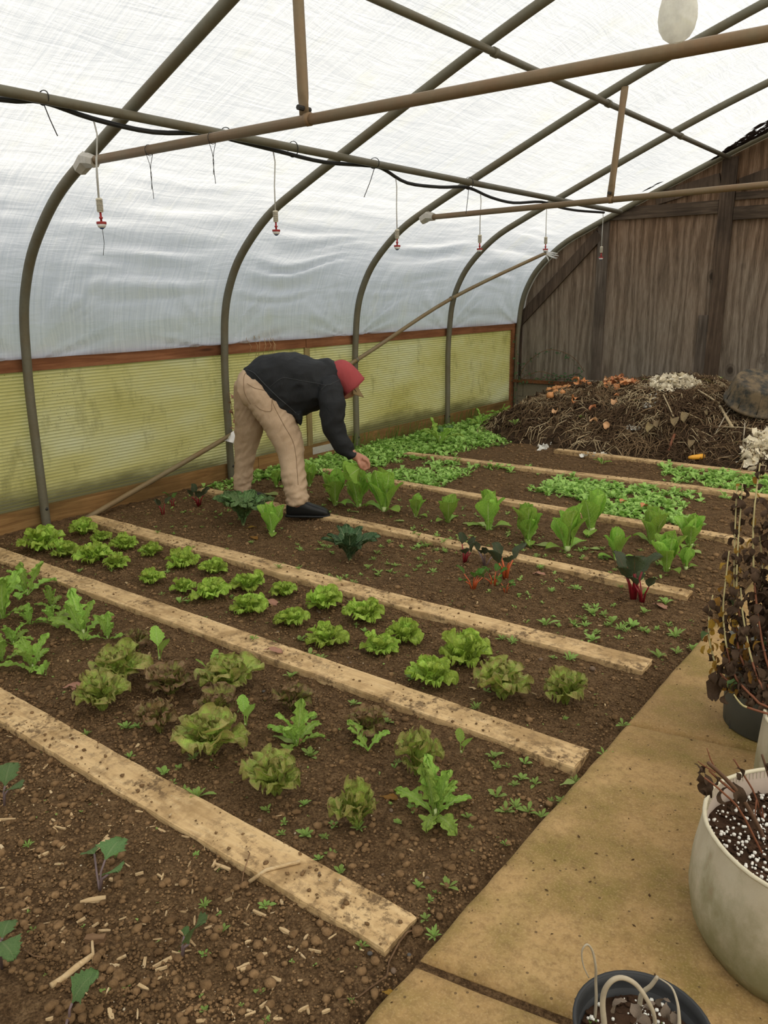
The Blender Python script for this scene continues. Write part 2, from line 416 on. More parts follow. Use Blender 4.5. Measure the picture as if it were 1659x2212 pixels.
M['hedge'] = m_plain('outdoor_hedge', (.055, .080, .035), .95, .1, .5, 3)

# ================================================================== structure
def HS(x, y):
    """soil height"""
    x = np.asarray(x, float); y = np.asarray(y, float)
    h = .016*vnoise(x*1.9, y*1.9, .5) + .010*vnoise(x*6, y*6, 3.3) + .0055*vnoise(x*17, y*17, 7.7)
    return h - .004
def hs(x, y): return float(HS(x, y))
WALLX = -5.44; PATHX = -.92; PEX = .92; BACKY = 10.34; FRONTY = -4.3

# left bed soil, with a finer grid near the camera
xs = np.linspace(WALLX-.12, PATHX-.004, 330)
ys = np.concatenate([np.linspace(-4.3, .6, 30)[:-1], np.linspace(.6, 4.6, 330)[:-1], np.linspace(4.6, BACKY+.1, 190)])
X, Y = np.meshgrid(xs, ys)
Zs = HS(X, Y) + .0045*vnoise(X*40, Y*40, 1.7)*(Y < 5) + .003*vnoise(X*75, Y*75, 4.1)*(Y < 4)
Zs -= .02*np.exp(-((X-PATHX)/.05)**2)
soil = obj('floor', fast_mesh('floor', np.stack([X, Y, Zs], -1).reshape(-1, 3), grid_faces(len(ys), len(xs)), M['soil']))
tag(soil, 'dark brown crumbly soil of the growing bed', kind='structure')
mb = MB(); mb.add([(PEX, FRONTY, 0), (-WALLX+.1, FRONTY, 0), (-WALLX+.1, BACKY, 0), (PEX, BACKY, 0)], [(0, 1, 2, 3)])
tag(mb.build('floor_far_bed', M['soil']), 'brown soil of the bed across the path', kind='structure')
mb = MB(); g = 60
mb.add([(-g, -g, -.12), (g, -g, -.12), (g, g, -.12), (-g, g, -.12)], [(0, 1, 2, 3)])
tag(mb.build('ground', M['grass']), 'grass outside the greenhouse', kind='structure')

# concrete path of separate slabs
path = tag(empty('path', (0, 0, 0)), 'tan stained concrete path beside the bed', kind='structure')
def slab(x0, x1, ya0, yb0, ya1, yb1):
    """quad slab with worn rounded edges; ya = y at x0, yb = y at x1"""
    nx, ny = 24, 34; P = np.zeros((ny, nx, 3)); r = .022
    fx = np.concatenate([[0, .004, .012], np.linspace(.03, .97, nx-6), [.988, .996, 1]])
    fy = np.concatenate([[0, .004, .012], np.linspace(.03, .97, ny-6), [.988, .996, 1]])
    for j, b in enumerate(fy):
        for i, a in enumerate(fx):
            x = x0+(x1-x0)*a; y = (ya0+(yb0-ya0)*a)*(1-b) + (ya1+(yb1-ya1)*a)*b
            de = min((x-x0), (x1-x), (y-(ya0+(yb0-ya0)*a)), (ya1+(yb1-ya1)*a)-y)
            z = .026 - (r*(1-min(1, de/r))**2*.9) + .0025*mnoise.noise((x*3, y*3, 0)) + .001*mnoise.noise((x*21, y*21, 2))
            wob = .006*mnoise.noise((x*9, y*9, 5)) if de < .02 else 0
            P[j, i] = (x+wob, y+wob, z)
    m_ = MB(); m_.grid(P)
    per = [P[0, i] for i in range(nx)] + [P[j, -1] for j in range(1, ny)] + [P[-1, i] for i in range(nx-2, -1, -1)] + [P[j, 0] for j in range(ny-2, 0, -1)]
    n = len(per); m_.add([tuple(p) for p in per] + [(p[0], p[1], -.10) for p in per], [(i, n+i, n+(i+1) % n, (i+1) % n) for i in range(n)])
    return m_.build('slab', M['concrete'], path, True)
J = [(-4.3, -4.3), (-1.55, -1.25), (-.13, .2), (1.31, 1.66), (2.70, 3.06), (4.15, 4.5), (5.6, 5.95), (7.0, 7.3), (8.5, 8.7), (BACKY, BACKY)]
for (a0, b0), (a1, b1) in zip(J[:-1], J[1:]):
    g_ = .014 if abs(a0-1.31) < .01 else .005; g1 = .014 if abs(a1-1.31) < .01 else .005; slab(PATHX, PEX, a0+g_, b0+g_, a1-g1, b1-g1)
mb = MB(); rg = random.Random(41)          # earth in the joints and litter specks on the slabs
for (a, b) in J[1:-1]:
    mb.box((PATHX+.01, min(a, b)-.02, -.09), (PATHX+.012, min(a, b)-.019, -.088)); mb.add([(PATHX, a-.03, .004), (PEX, b-.03, .004), (PEX, b+.03, .004), (PATHX, a+.03, .004)], [(0, 1, 2, 3)])
for i in range(420):
    x = rg.uniform(PATHX+.01, .1); y = rg.uniform(.9, 4.2); q = .001+.0032*rg.random()**3; a = rg.uniform(0, 6.28); dx, dy = math.cos(a)*q*2, math.sin(a)*q*2
    mb.add([(x-dx, y-dy, .027), (x+dy*.5, y-dx*.5, .027), (x+dx, y+dy, .027), (x-dy*.5, y+dx*.5, .027), (x, y, .027+q)], [(0, 1, 4), (1, 2, 4), (2, 3, 4), (3, 0, 4)])
o = mb.build('path_litter', M['soil'], path); o['kind'] = 'stuff'

# roof profile (X,Z), left half traced, mirrored at X=0
HP = [(-5.44, -.15), (-5.44, .4), (-5.44, .9), (-5.42, 1.2), (-5.39, 1.45), (-5.325, 1.66), (-5.19, 1.89), (-4.98, 2.10), (-4.75, 2.265), (-4.45, 2.41),
      (-4.15, 2.545), (-3.75, 2.72), (-3.4, 2.872), (-2.9, 3.085), (-2.45, 3.265), (-2.05, 3.41), (-1.67, 3.54), (-1.2, 3.69), (-.7, 3.82), (-.3, 3.885), (0, 3.90)]
def catmull(P, n=6):
    P = [np.array(p, float) for p in P]; out = []
    for i in range(len(P)-1):
        p0, p1, p2, p3 = P[max(i-1, 0)], P[i], P[i+1], P[min(i+2, len(P)-1)]
        for k in range(n):
            t = k/n
            out.append(.5*((2*p1)+(-p0+p2)*t+(2*p0-5*p1+4*p2-p3)*t*t+(-p0+3*p1-3*p2+p3)*t**3))
    out.append(P[-1]); return out
HPL = catmull(HP, 4)
HPF = HPL + [np.array((-p[0], p[1])) for p in HPL[-2::-1]]
def roof_z(x):
    a = np.array(HPF); i = np.argsort(a[:, 0]); return float(np.interp(x, a[i, 0][::1], a[i, 1]))
hoops_y = [-2.50, -.67, 1.16, 2.99, 4.82, 6.645, 8.47, 10.27]
hl = {2.99: 'olive galvanised hoop pipe carrying the near rusty cross tie', 4.82: 'galvanised hoop pipe rising beside the bending person',
      6.645: 'galvanised hoop pipe that carries the far cross tie with its strut', 8.47: 'galvanised hoop pipe next to the last one before the plywood wall',
      10.27: 'end galvanised hoop pipe edging the plywood wall', 1.16: 'hoop pipe arching over the small black pot', -.67: 'hoop pipe behind the place of the picture', -2.5: 'hoop pipe near the front end'}
hoop_objs = {}
for y in hoops_y:
    t_ = thing('greenhouse_hoop', hl[y], 'hoop pipe', (WALLX, y, 0))
    MB().tube([(p[0]-WALLX, 0, p[1]) for p in HPF], .033, 12).build('pipe', M['galv'], t_, True)
    for z in (1.08, .12):          # bolts into rail and board
        MB().lathe([(.0001, -.012), (.011, -.01), (.012, 0), (.008, .006), (.0001, .008)], 8, (.033, 0, z), (1, 0, 0)).build('bolt', M['wire'], t_, True)
    hoop_objs[y] = t_

# film over the hoops
prof = catmull(HP[3:], 8); prof = prof + [np.array((-p[0], p[1])) for p in prof[-2::-1]]
PF = np.array(prof); d_ = np.gradient(PF, axis=0); nrm_ = np.stack([-d_[:, 1], d_[:, 0]], 1); nrm_ /= np.linalg.norm(nrm_, axis=1)[:, None]
arc = np.concatenate([[0], np.cumsum(np.linalg.norm(np.diff(PF, axis=0), axis=1))]); half = arc[-1]/2
ys = np.arange(FRONTY, BACKY+.02, .04)
S_, Yg = np.meshgrid(arc, ys)
sd = np.minimum(S_, arc[-1]-S_)                    # distance from the rail
ph = (Yg-2.99)/1.83; fr = np.abs(ph-np.round(ph))*2   # 0 at hoop, 1 mid bay
low = np.exp(-((sd-.75)/.75)**2)
off = .036 - .020*fr**1.5*(1-low*.3)
fold = np.abs(vnoise(sd*8.5+1.2*vnoise(Yg*1.1, sd*1.5, 8.8), Yg*.75, 2.2))
off += (fold-.35)*.050*low*np.minimum(1, fr*1.6)
off += .013*vnoise(sd*1.6, Yg*2.6, 5.5)*np.minimum(1, fr*1.5)
fan = np.abs(vnoise(np.arctan2(sd+.05, (np.minimum(fr, 1)*.9+.02))*9.0, np.round(ph)*7.3+.5, 9.1))   # creases fanning from the hoop feet
off += (fan-.3)*.050*np.exp(-(sd/.6)**2)*sstep(.0, .25, fr)*sstep(1.0, .5, fr)
off = np.maximum(off, .034*(fr < .06) + .004)
Pw = np.stack([PF[:, 0][None, :]+nrm_[:, 0][None, :]*off, Yg, PF[:, 1][None, :]+nrm_[:, 1][None, :]*off], -1)
film = obj('ceiling', fast_mesh('ceiling', Pw.reshape(-1, 3), grid_faces(len(ys), len(arc)), M['film'], np.stack([S_, Yg], -1).reshape(-1, 2)))
tag(film, 'translucent wrinkled plastic film stretched over the hoops', kind='structure')
# front end film (behind the camera)
mb = MB(); k = len(PF)
mb.add([(p[0], FRONTY, p[1]) for p in PF] + [(p[0], FRONTY, -.1) for p in PF], [(i, i+1, k+i+1, k+i) for i in range(k-1)])
tag(mb.build('wall_front', M['film']), 'plastic film closing the front end', kind='structure')

# side walls
def side_wall(name, sg, lab):
    W_ = tag(empty(name, (sg*-WALLX if sg > 0 else WALLX, 0, 0)), lab, kind='structure')
    # in local coords: outward is sg*x
    def lx(a, b): a, b = sg*a, sg*b; return (min(a, b), max(a, b))
    rx = lx(.037, .075)
    for a, b in ((FRONTY, -1.0), (-1.0, 2.4), (2.4, 5.93), (5.935, 8.5), (8.505, BACKY-.14)):
        dz = RNG.uniform(-.004, .004)
        MB().box((rx[0], a+.002, 1.115+dz), (rx[1], b-.002, 1.222+dz)).build('rail', M['rail'], W_)
    bx_ = lx(.038, .078)
    for a, b in ((FRONTY, -1.3), (-1.3, 1.9), (1.9, 5.2), (5.2, 8.2), (8.2, BACKY-.05)):
        MB().box((bx_[0], a+.002, -.12), (bx_[1], b-.002, .132), .003).build('base_board', M['baseboard'], W_)
    # ribbed polycarbonate panels
    for a, b in ((FRONTY, -1.37), (-1.37, 2.29), (2.29, 5.95), (5.955, BACKY-.15)):
        zz = np.linspace(.06, 1.16, 393); bulge = .010*np.sin(np.linspace(0, math.pi, 393))
        xx = sg*(.062 + .0045*np.sin(zz/.0245*2*math.pi) + 0*bulge)
        yy = np.linspace(a+.003, b-.003, 8)
        P = np.zeros((len(zz), 8, 3)); P[:, :, 0] = xx[:, None]; P[:, :, 1] = yy[None, :]; P[:, :, 2] = zz[:, None]
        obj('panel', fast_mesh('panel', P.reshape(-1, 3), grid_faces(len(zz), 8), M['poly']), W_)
    for y in (-1.37, 2.29, 5.95):
        sx_ = lx(.040, .058)
        MB().box((sx_[0], y-.035, .13), (sx_[1], y+.035, 1.115)).build('stud', M['pale_wood'], W_)
    sx_ = lx(.030, .085)
    MB().box((sx_[0], BACKY-.15, -.05), (sx_[1], BACKY+.03, 1.222)).build('corner_post', M['rail'], W_)
    if sg < 0:
        MB().box((-.037, 5.97, .03), (-.034, 6.30, .105)).build('mending_plate', M['tape'], W_)
    return W_
wall_left = side_wall('wall_left', -1, 'low wall of yellow green ribbed panels between red brown rails')
side_wall('wall_right', 1, 'low panel wall across the greenhouse')

# far plywood end wall
WB = tag(empty('wall_back', (0, BACKY, 0)), 'weathered plywood end wall with uprights and girts', kind='structure')
def ply_sheet(x0, x1, z0, z1):
    n = 14; xs_ = np.linspace(x0+.0002, x1-.0002, n); top = [min(z1, roof_z(x)-.02) for x in xs_]
    if max(top) <= z0: return
    th = .012; vs = []
    for yy in (0, th):
        vs += [(x, yy, z0) for x in xs_] + [(x, yy, max(z0, t)) for x, t in zip(xs_, top)]
    fs = []
    for i in range(n-1):
        fs += [(i, i+1, n+i+1, n+i), (2*n+i, 3*n+i, 3*n+i+1, 2*n+i+1), (n+i, n+i+1, 3*n+i+1, 3*n+i), (i, 2*n+i, 2*n+i+1, i+1)]
    fs += [(0, n, 3*n, 2*n), (n-1, 3*n-1, 4*n-1, 2*n-1)]
    MB().add(vs, fs).build('plywood_sheet', M['ply'], WB, loc=(0, RNG.uniform(-.002, .002), 0))
for a, b in ((-5.42, -4.20), (-4.20, -2.76), (-2.76, -1.54), (-1.54, -.32), (-.32, .9), (.9, 2.12), (2.12, 3.34), (3.34, 5.42)):
    ply_sheet(a, b, .41, 2.55); ply_sheet(a, b, 2.5503, 4.2)
def ub(name, x0, x1, z0, z1, m, d0=-.045, d1=-.001): MB().box((x0, d0, z0), (x1, d1, z1), .002).build(name, m, WB)
ub('edge_strip', -5.55, -5.40, .41, 1.26, M['dark_wood_v'], -.012, .0)
ub('upright', -4.335, -4.20, .44, 2.50, M['grey_wood_v'], -.04)
ub('upright', -2.865, -2.70, .44, 3.09, M['dark_wood_v'], -.05)
ub('upright', -1.1, -.95, .44, 3.62, M['dark_wood_v'], -.05)
ub('batten', -2.99, -2.87, .44, 1.32, M['grey_wood_v'], -.02)
ub('girt', -4.30, -2.87, 2.487, 2.633, M['dark_wood_h'])
ub('girt', -2.69, -1.1, 2.400, 2.545, M['dark_wood_h'], -.06)
ub('girt', -2.69, -1.1, 2.62, 2.70, M['dark_wood_h'], -.03)
for (xa, za), (xb, zb), wd in (((-5.47, 1.20), (-4.32, 2.335), .135), ((-3.62, 2.70), (-2.88, 2.86), .13), ((-2.65, 2.78), (-1.2, 3.2), .13)):
    MB().beam((xa, -.022, za), (xb, -.022, zb), .14, .040, (0, -1, 0)).build('diagonal_brace', M['dark_wood_v'], WB)
MB().box((-5.50, -.115, .385), (-4.20, -.002, .425), .003).build('sill', M['rail'], WB)
MB().box((-4.20, -.075, .385), (5.4, -.002, .425), .003).build('sill', M['dark_wood_h'], WB)
for r_, z in ((0, 0.0), (1, .19)):
    x = -5.52 - .2*r_
    while x < 5.3:
        MB().box((max(x, -5.52)+.004, -.075, z-.0+.004), (x+.4-.004, .12, z+.19-.003), .002).build('concrete_block', M['cmu'], WB); x += .4
MB().box((-5.5, -.06, 0), (5.4, .1, .385)).build('mortar', M['cmu'], WB)
# plastic strip edging of the film by the end hoop
MB().tube([(p[0]*.997, -.02, p[1]-.02) for p in HPL if p[1] > 1.25], .010, 6).build('film_edge', M['white_tube'], WB, True)

# outdoor hedge line, seen only as tone through the film
def hedge(x, lab):
    mb = MB(); n = 40; P = np.zeros((10, n, 3))
    for j in range(10):
        a = math.pi*j/9
        for i in range(n):
            yy = -14+i*34/(n-1); k_ = 1+.25*mnoise.noise((yy*.6, j*.5, x))
            P[j, i] = (x + 1.3*math.cos(a)*k_, yy, -.12 + 1.5*math.sin(a)*k_)
    mb.grid(P); tag(mb.build('hedge', M['hedge'], None, True), lab, 'hedge')
#hedge(-11.5, 'dark green hedge outside, dim through the plastic film')

# ================================================================== pipes and lines overhead
def pipe_thing(name, label, cat, a, b, r, mat, part='pipe', n=12):
    t_ = thing(name, label, cat, a); MB().tube([(0, 0, 0), tuple(np.array(b)-np.array(a))], r, n).build(part, mat, t_, True); return t_
def clamp(parent, c, axis, r, mat, name='clamp', wd=.03):
    a = Vector(axis).normalized()*wd/2
    MB().tube([Vector(c)-a, Vector(c)+a], r, 12).build(name, mat, parent, True)
def flat_strut(name, label, a, b):
    """tube with squashed ends"""
    a = Vector(a); b = Vector(b); t_ = thing(name, label, 'strut', a); d = b-a; L = d.length; d.normalize()
    sd_ = d.cross(Vector((0, 1, 0))).normalized(); yy = Vector((0, 1, 0)); P = []
    for f in (0, .06, .10, .15, .85, .90, .94, 1):
        k = 1 if .12 < f < .88 else (.25 if f in (0, .06, .94, 1) else .6)
        for i in range(12):
            q = 2*math.pi*i/12
            P.append(d*(L*f) + sd_*(.026*(1.15 if k < 1 else 1)*math.cos(q)) + yy*(.026*k*math.sin(q)))
    mb = MB(); mb.add(P, [(j*12+i, j*12+(i+1) % 12, (j+1)*12+(i+1) % 12, (j+1)*12+i) for j in range(7) for i in range(12)] + [tuple(range(11, -1, -1)), tuple(84+i for i in range(12))])
    mb.build('tube', M['rusty'], t_, True)
    MB().tube([(0, -.04, .03), (0, .04, .03)], .012, 8).build('bolt', M['wire'], t_)
    return t_
tie1 = pipe_thing('cross_tie', 'rusty cross tie pipe running overhead from the hoop near the two hanging wires', 'pipe', (-4.40, 2.96, 2.382), (4.40, 2.96, 2.37), .0245, M['rusty'])
mb = MB(); mb.tube([(-.12, .015, -.03), (-.05, .02, .015), (.03, .0, .0), (.07, 0, -.01)], [.042, .05, .04, .034], 7); mb.build('tape_wrap', M['tape'], tie1)
clamp(tie1, (1.735, 0, 0), (1, 0, 0), .029, M['rusty'])
tie2 = pipe_thing('cross_tie', 'tan cross tie pipe reaching over the compost heap toward the plywood wall', 'pipe', (-4.47, 6.62, 2.31), (4.47, 6.62, 2.41), .0245, M['rusty'])
mb = MB(); mb.tube([(-.10, .015, -.02), (-.03, .02, .015), (.05, .0, .0)], [.042, .05, .036], 7); mb.build('tape_wrap', M['tape'], tie2)
clamp(tie2, (1.775, 0, .02), (1, 0, 0), .029, M['rusty'])
flat_strut('tie_strut', 'short rusty strut rising from the near cross tie to its hoop', (-2.69, 2.96, 2.400), (-2.72, 2.975, 3.126))
flat_strut('tie_strut', 'short tan strut joining the far cross tie to its hoop', (-2.70, 6.62, 2.350), (-2.635, 6.63, 3.158))
pl1 = pipe_thing('purlin_pipe', 'grey purlin pipe with the black hose tied under it', 'pipe', (-3.93, FRONTY, 2.568), (-3.93, 10.0, 2.551), .0255, M['galv'])
pl2 = pipe_thing('purlin_pipe', 'upper grey purlin pipe crossing above the cross ties', 'pipe', (-2.784, FRONTY, 3.036), (-2.784, 10.22, 3.072), .0235, M['galv'])
pipe_thing('purlin_pipe', 'ridge purlin pipe along the top of the hoops', 'pipe', (0, FRONTY, 3.84), (0, 10.2, 3.84), .024, M['galv'])
for y in hoops_y[3:7]:
    clamp(pl2, (0, y-FRONTY+.03, .036*(y-FRONTY)/14.5), (0, 1, 0), .030, M['galv'], wd=.05)
BRP = [np.array(on_x(x, y, X_)) for x, y, X_ in ((183, 1122, -5.365), (490, 945, -5.375), (770, 778, -5.372), (975, 645, -5.29), (1178, 547, -4.93))]
br = thing('brace_pipe', 'tan brace pipe slanting along the panel wall up to the end hoop', 'pipe', tuple(BRP[0]))
MB().tube([tuple(p-BRP[0]) for p in catmull([tuple(q) for q in BRP], 6)], .0215, 12).build('pipe', M['galv_pole'], br, True)
for k in (2, 3): clamp(br, BRP[k]-BRP[0], BRP[k+1]-BRP[k-1], .028, M['galv'])
mb = MB()
for i in range(9):
    a = RNG.uniform(0, 6.28); q = BRP[-1]-BRP[0]
    mb.tube([q, q+np.array((.05*math.cos(a)+.05, .0, .05*math.sin(a)-.02)), q+np.array((.12*math.cos(a)+.08, -.02, .06*math.sin(a)-.04))], [.012, .008, .002], 4)
mb.build('frayed_tape', M['white_plastic'], br)

# black hose with drop nozzles
hp = [(-4.2, 2.55), (0.5, 2.50), (1.6, 2.53)] + [tuple(on_x(x, y, -3.97)[1:]) for x, y in ((0, 214), (90, 219), (200, 256), (330, 285), (450, 287), (500, 301), (600, 326), (700, 350), (800, 358), (830, 366), (880, 395), (950, 404), (1010, 405), (1060, 426), (1110, 438), (1170, 436), (1210, 448), (1250, 455), (1305, 459))]
hp = catmull(hp, 4)
ho = thing('drip_hose', 'black hose sagging along under the grey purlin pipe', 'hose', (-3.972, hp[0][0], hp[0][1]))
MB().tube([(0, p[0]-hp[0][0], p[1]-hp[0][1]) for p in hp], .0135, 8).build('tube', M['hose'], ho, True)
def hose_z(y): return float(np.interp(y, [p[0] for p in hp], [p[1] for p in hp]))
lat = [(.0001, 0), (.010, .0), (.013, -.006)]
def ribbed(h, r):
    pr = [(.0001, 0), (r*.75, 0), (r, -.006)]; n = 9
    for i in range(n):
        z = -.008-(h-.016)*i/n; dz = (h-.016)/n
        pr += [(r, z), (r, z-dz*.5), (r*.80, z-dz*.55), (r*.80, z-dz*.95)]
    return pr + [(r, -h+.008), (r*.75, -h), (.0001, -h)]
for i, (a, b, lab) in enumerate((((203, 265), (220, 490), 'by the taped rusty tie'), ((590, 320), (597, 505), 'before the hoop beside the person'),
        ((855, 388), (858, 537), 'over the harvesting person'), ((1038, 415), (1036, 543), 'before the last hoop but one'), ((1180, 445), (1178, 543), 'beside the frayed tape'), ((1302, 470), (1298, 560), 'before the grey wall upright'))):
    p0 = on_x(*a, -3.972); p1 = on_x(*b, -3.972); y = p0[1]; zt = hose_z(y); L = zt-p1[2]
    t_ = thing('mist_nozzle', 'red and cream mist nozzle on drop tube ' + lab, 'nozzle', (-3.972, y, zt-.012), group='mist nozzles under the hose')
    dy = p1[1]-y
    MB().tube([(0, 0, 0), (0, .012, -.06), (0, dy*.6, -L*.4), (0, dy, -L+.155)], .0042, 6).build('drop_tube', M['white_tube'], t_, True)
    if i == 0: MB().tube([(-.012, 0, -.17), (-.012, dy*.6, -L*.5), (-.006, dy, -L+.16)], .003, 5).build('second_tube', M['white_tube'], t_, True)
    s_ = MB().lathe(ribbed(.072, .018), 12, (0, dy, -L+.158)).build('ribbed_valve', M['cream_plastic'], t_)
    MB().lathe([(.0145, -.006), (.0150, -.010), (.0150, -.062), (.0145, -.066)], 12, (0, dy, -L+.158)).build('slots', M['slot'], s_)
    MB().lathe([(.0001, .0), (.006, 0), (.006, -.022), (.010, -.024), (.010, -.032), (.006, -.034), (.006, -.05), (.0001, -.05)], 10, (0, dy, -L+.086)).build('connector', M['red_plastic'], t_, True)
    MB().lathe([(.0001, .0), (.026, 0), (.027, -.004), (.026, -.013), (.0001, -.013)], 14, (0, dy, -L+.038)).build('cap', M['red_plastic'], t_)
    MB().lathe([(.0001, .0), (.025, 0), (.022, -.010), (.016, -.018), (.0001, -.018)], 14, (0, dy, -L+.025)).build('bowl', M['white_plastic'], t_, True)
    MB().lathe([(.0001, .0), (.015, 0), (.009, -.007), (.0001, -.009)], 12, (0, dy, -L+.008)).build('deflector', M['blue_plastic'], t_, True)
# cable ties on hose and purlin
for i, (px_, tail) in enumerate((((92, 200), (32, 78)), ((486, 288), None), ((632, 315), None), ((808, 360), (-22, 50)), ((1012, 400), (-6, 46)))):
    p = on_x(*px_, -3.95); y = p[1]; z = hose_z(y); zc = (z-.014+2.595)/2
    t_ = thing('cable_tie', ['black cable tie with a long tail on the hose', 'black cable tie where the hose meets the rusty cross tie', 'black cable tie without a tail under the purlin', 'black cable tie over the person, tail slanting', 'black cable tie by the last hoop but two, tail hanging'][i], 'cable tie', (-3.948, y, zc))
    hh = (2.60-(z-.016))/2+.003
    MB().tube([(.047*math.cos(a), 0, hh*math.sin(a)) for a in np.linspace(-math.pi/2, 1.5*math.pi, 20)], .003, 4).build('loop', M['wire'], t_)
    if tail:
        q = on_x(px_[0]+tail[0], px_[1]+16+tail[1], -3.95)
        MB().tube([(0, 0, -hh), ((0, (q[1]-y)*.4, -hh+(q[2]-zc+hh)*.45)), (0, q[1]-y, q[2]-zc)], .0028, 4).build('tail', M['wire'], t_)
# twisted wires hanging from the near tie
for (x0, y0, x1, y1), lab in (((322, 325, 331, 430), 'thin wire hanging from the near cross tie by its taped end'), ((458, 300, 464, 397), 'thin wire hanging where the hose meets the near cross tie')):
    a = on_y(x0, y0, 2.96); b = on_y(x1, y1, 2.96); t_ = thing('hanging_wire', lab, 'wire', (a[0], 2.96, 2.38))
    MB().tube([(0, .028*math.cos(q), .028*math.sin(q)) for q in np.linspace(0, 6.28, 14)], .0016, 4).build('loop', M['wire'], t_)
    L = 2.38-b[2]; dx = b[0]-a[0]
    for s in (-1, 1):
        MB().tube([(0, .024*s, -.012), (0, .004*s, -.07), (dx*.4, -.003*s, -L*.5), (dx+.006*s, 0, -L*(1 if s > 0 else .8))], .0016, 4).build('strand', M['wire'], t_)
# twine left hanging under the first nozzle
p = on_x(221, 492, -3.972); q = on_x(223, 552, -3.972); t_ = thing('hanging_wire', 'single wire dangling just under the mist nozzle by the taped tie', 'wire', (-3.972, p[1], p[2]))
MB().tube([(0, 0, .012), (0, .002, -.08), (0, q[1]-p[1], q[2]-p[2])], .0015, 4).build('strand', M['wire'], t_)

# bulb on a cord
bp = CAM + ray(1465, 22)*1.28
t_ = thing('light_bulb', 'dusty clear glass light bulb hanging from the roof', 'light bulb', (bp[0], bp[1], bp[2]))
tb = NT('dusty_glass'); cc = tb.coord('Object'); dn = tb.noise(cc, 22, 4, .6, .5)
dcol = tb.mix(tb.ramp(dn, [(.45, 0.), (.6, .55)]), (.72, .68, .55), (.40, .37, .31))
sh_ = tb.mixs(tb.math('MULTIPLY_ADD', dn, -.35, .66), tb.mixs(.55, tb.sh('ShaderNodeBsdfTranslucent', dcol), tb.sh('ShaderNodeBsdfDiffuse', dcol)), tb.sh('ShaderNodeBsdfTransparent', (.93, .93, .90)))
M['bulbglass'] = tb.done(tb.mixs(.06, sh_, tb.sh('ShaderNodeBsdfGlossy', (1, 1, 1), None, Roughness=.08)))
MB().lathe([(.0001, -.047), (.012, -.0455), (.021, -.039), (.0275, -.028), (.0305, -.013), (.0295, .003), (.025, .022), (.0185, .042), (.0145, .056), (.0135, .062)], 24).build('glass', M['bulbglass'], t_, True)
MB().lathe([(.0001, .060), (.0135, .060), (.0135, .064), (.0125, .066), (.0138, .069), (.0125, .072), (.0138, .075), (.0125, .078), (.0001, .08)], 14).build('screw_base', M['tape'], t_, True)
MB().lathe([(.0001, .076), (.020, .076), (.022, .082), (.021, .115), (.012, .128), (.0001, .13)], 14).build('socket', M['blackplastic'], t_, True)
zr = roof_z(bp[0])-.075
MB().tube([(0, 0, .125), (0, 0, zr-bp[2])], .004, 6).build('cord', M['hose'], t_)
lc = thing('light_cable', 'black light cable strung along under the ridge', 'cable', (bp[0], FRONTY, zr))
MB().tube([(0, i*.3, -.03*math.sin((i*.3) % 1.83/1.83*math.pi)*0) for i in range(49)], .006, 6).build('cable', M['hose'], lc)

# dark litter lying on the film near the end hoop
mb = MB(); i = 0
for k in range(560):
    fx = RNG.random(); x = -2.93 + 1.3*fx; y0 = 10.20 - (.05+.9*fx)*RNG.random()**1.2*RNG.random()**.2*1.1
    z = roof_z(x)-.002; a = math.atan2(roof_z(x+.05)-roof_z(x-.05), .1)
    L = RNG.uniform(.05, .16); wd_ = RNG.uniform(.008, .03)
    c = Vector((x, y0, z)); u = Vector((math.cos(a), RNG.uniform(-.15, .15), math.sin(a))); v = Vector((0, 1, 0)); n_ = Vector((-math.sin(a), 0, math.cos(a)))
    mb.add([c-u*L/2, c-v*wd_/2, c+u*L/2, c+v*wd_/2, c+n_*.012], [(0, 1, 4), (1, 2, 4), (2, 3, 4), (3, 0, 4), (3, 2, 1, 0)])
M['litter'] = m_plain('rotting_litter', (.018, .011, .008), .9, .1, .4)
tag(mb.build('leaf_litter', M['litter']), 'dark rotting leaf litter clinging to the film above the end hoop', 'leaf litter', kind='stuff')
mb = MB()
for k in range(9):
    c = on_y(1408+RNG.uniform(-16, 16), 402+RNG.uniform(-5, 5), 10.0); x = c[0]; z = roof_z(x)-.004
    mb.add([(x-.05, 9.95, z-.02), (x, 9.92, z), (x+.06, 9.99, z+.025), (x, 9.97, z+.012)], [(0, 1, 3), (1, 2, 3), (0, 3, 2), (0, 2, 1)])
tag(mb.build('leaf_scrap', M['litter']), 'small dark leaf scrap stuck to the film behind the far tie', 'leaf')

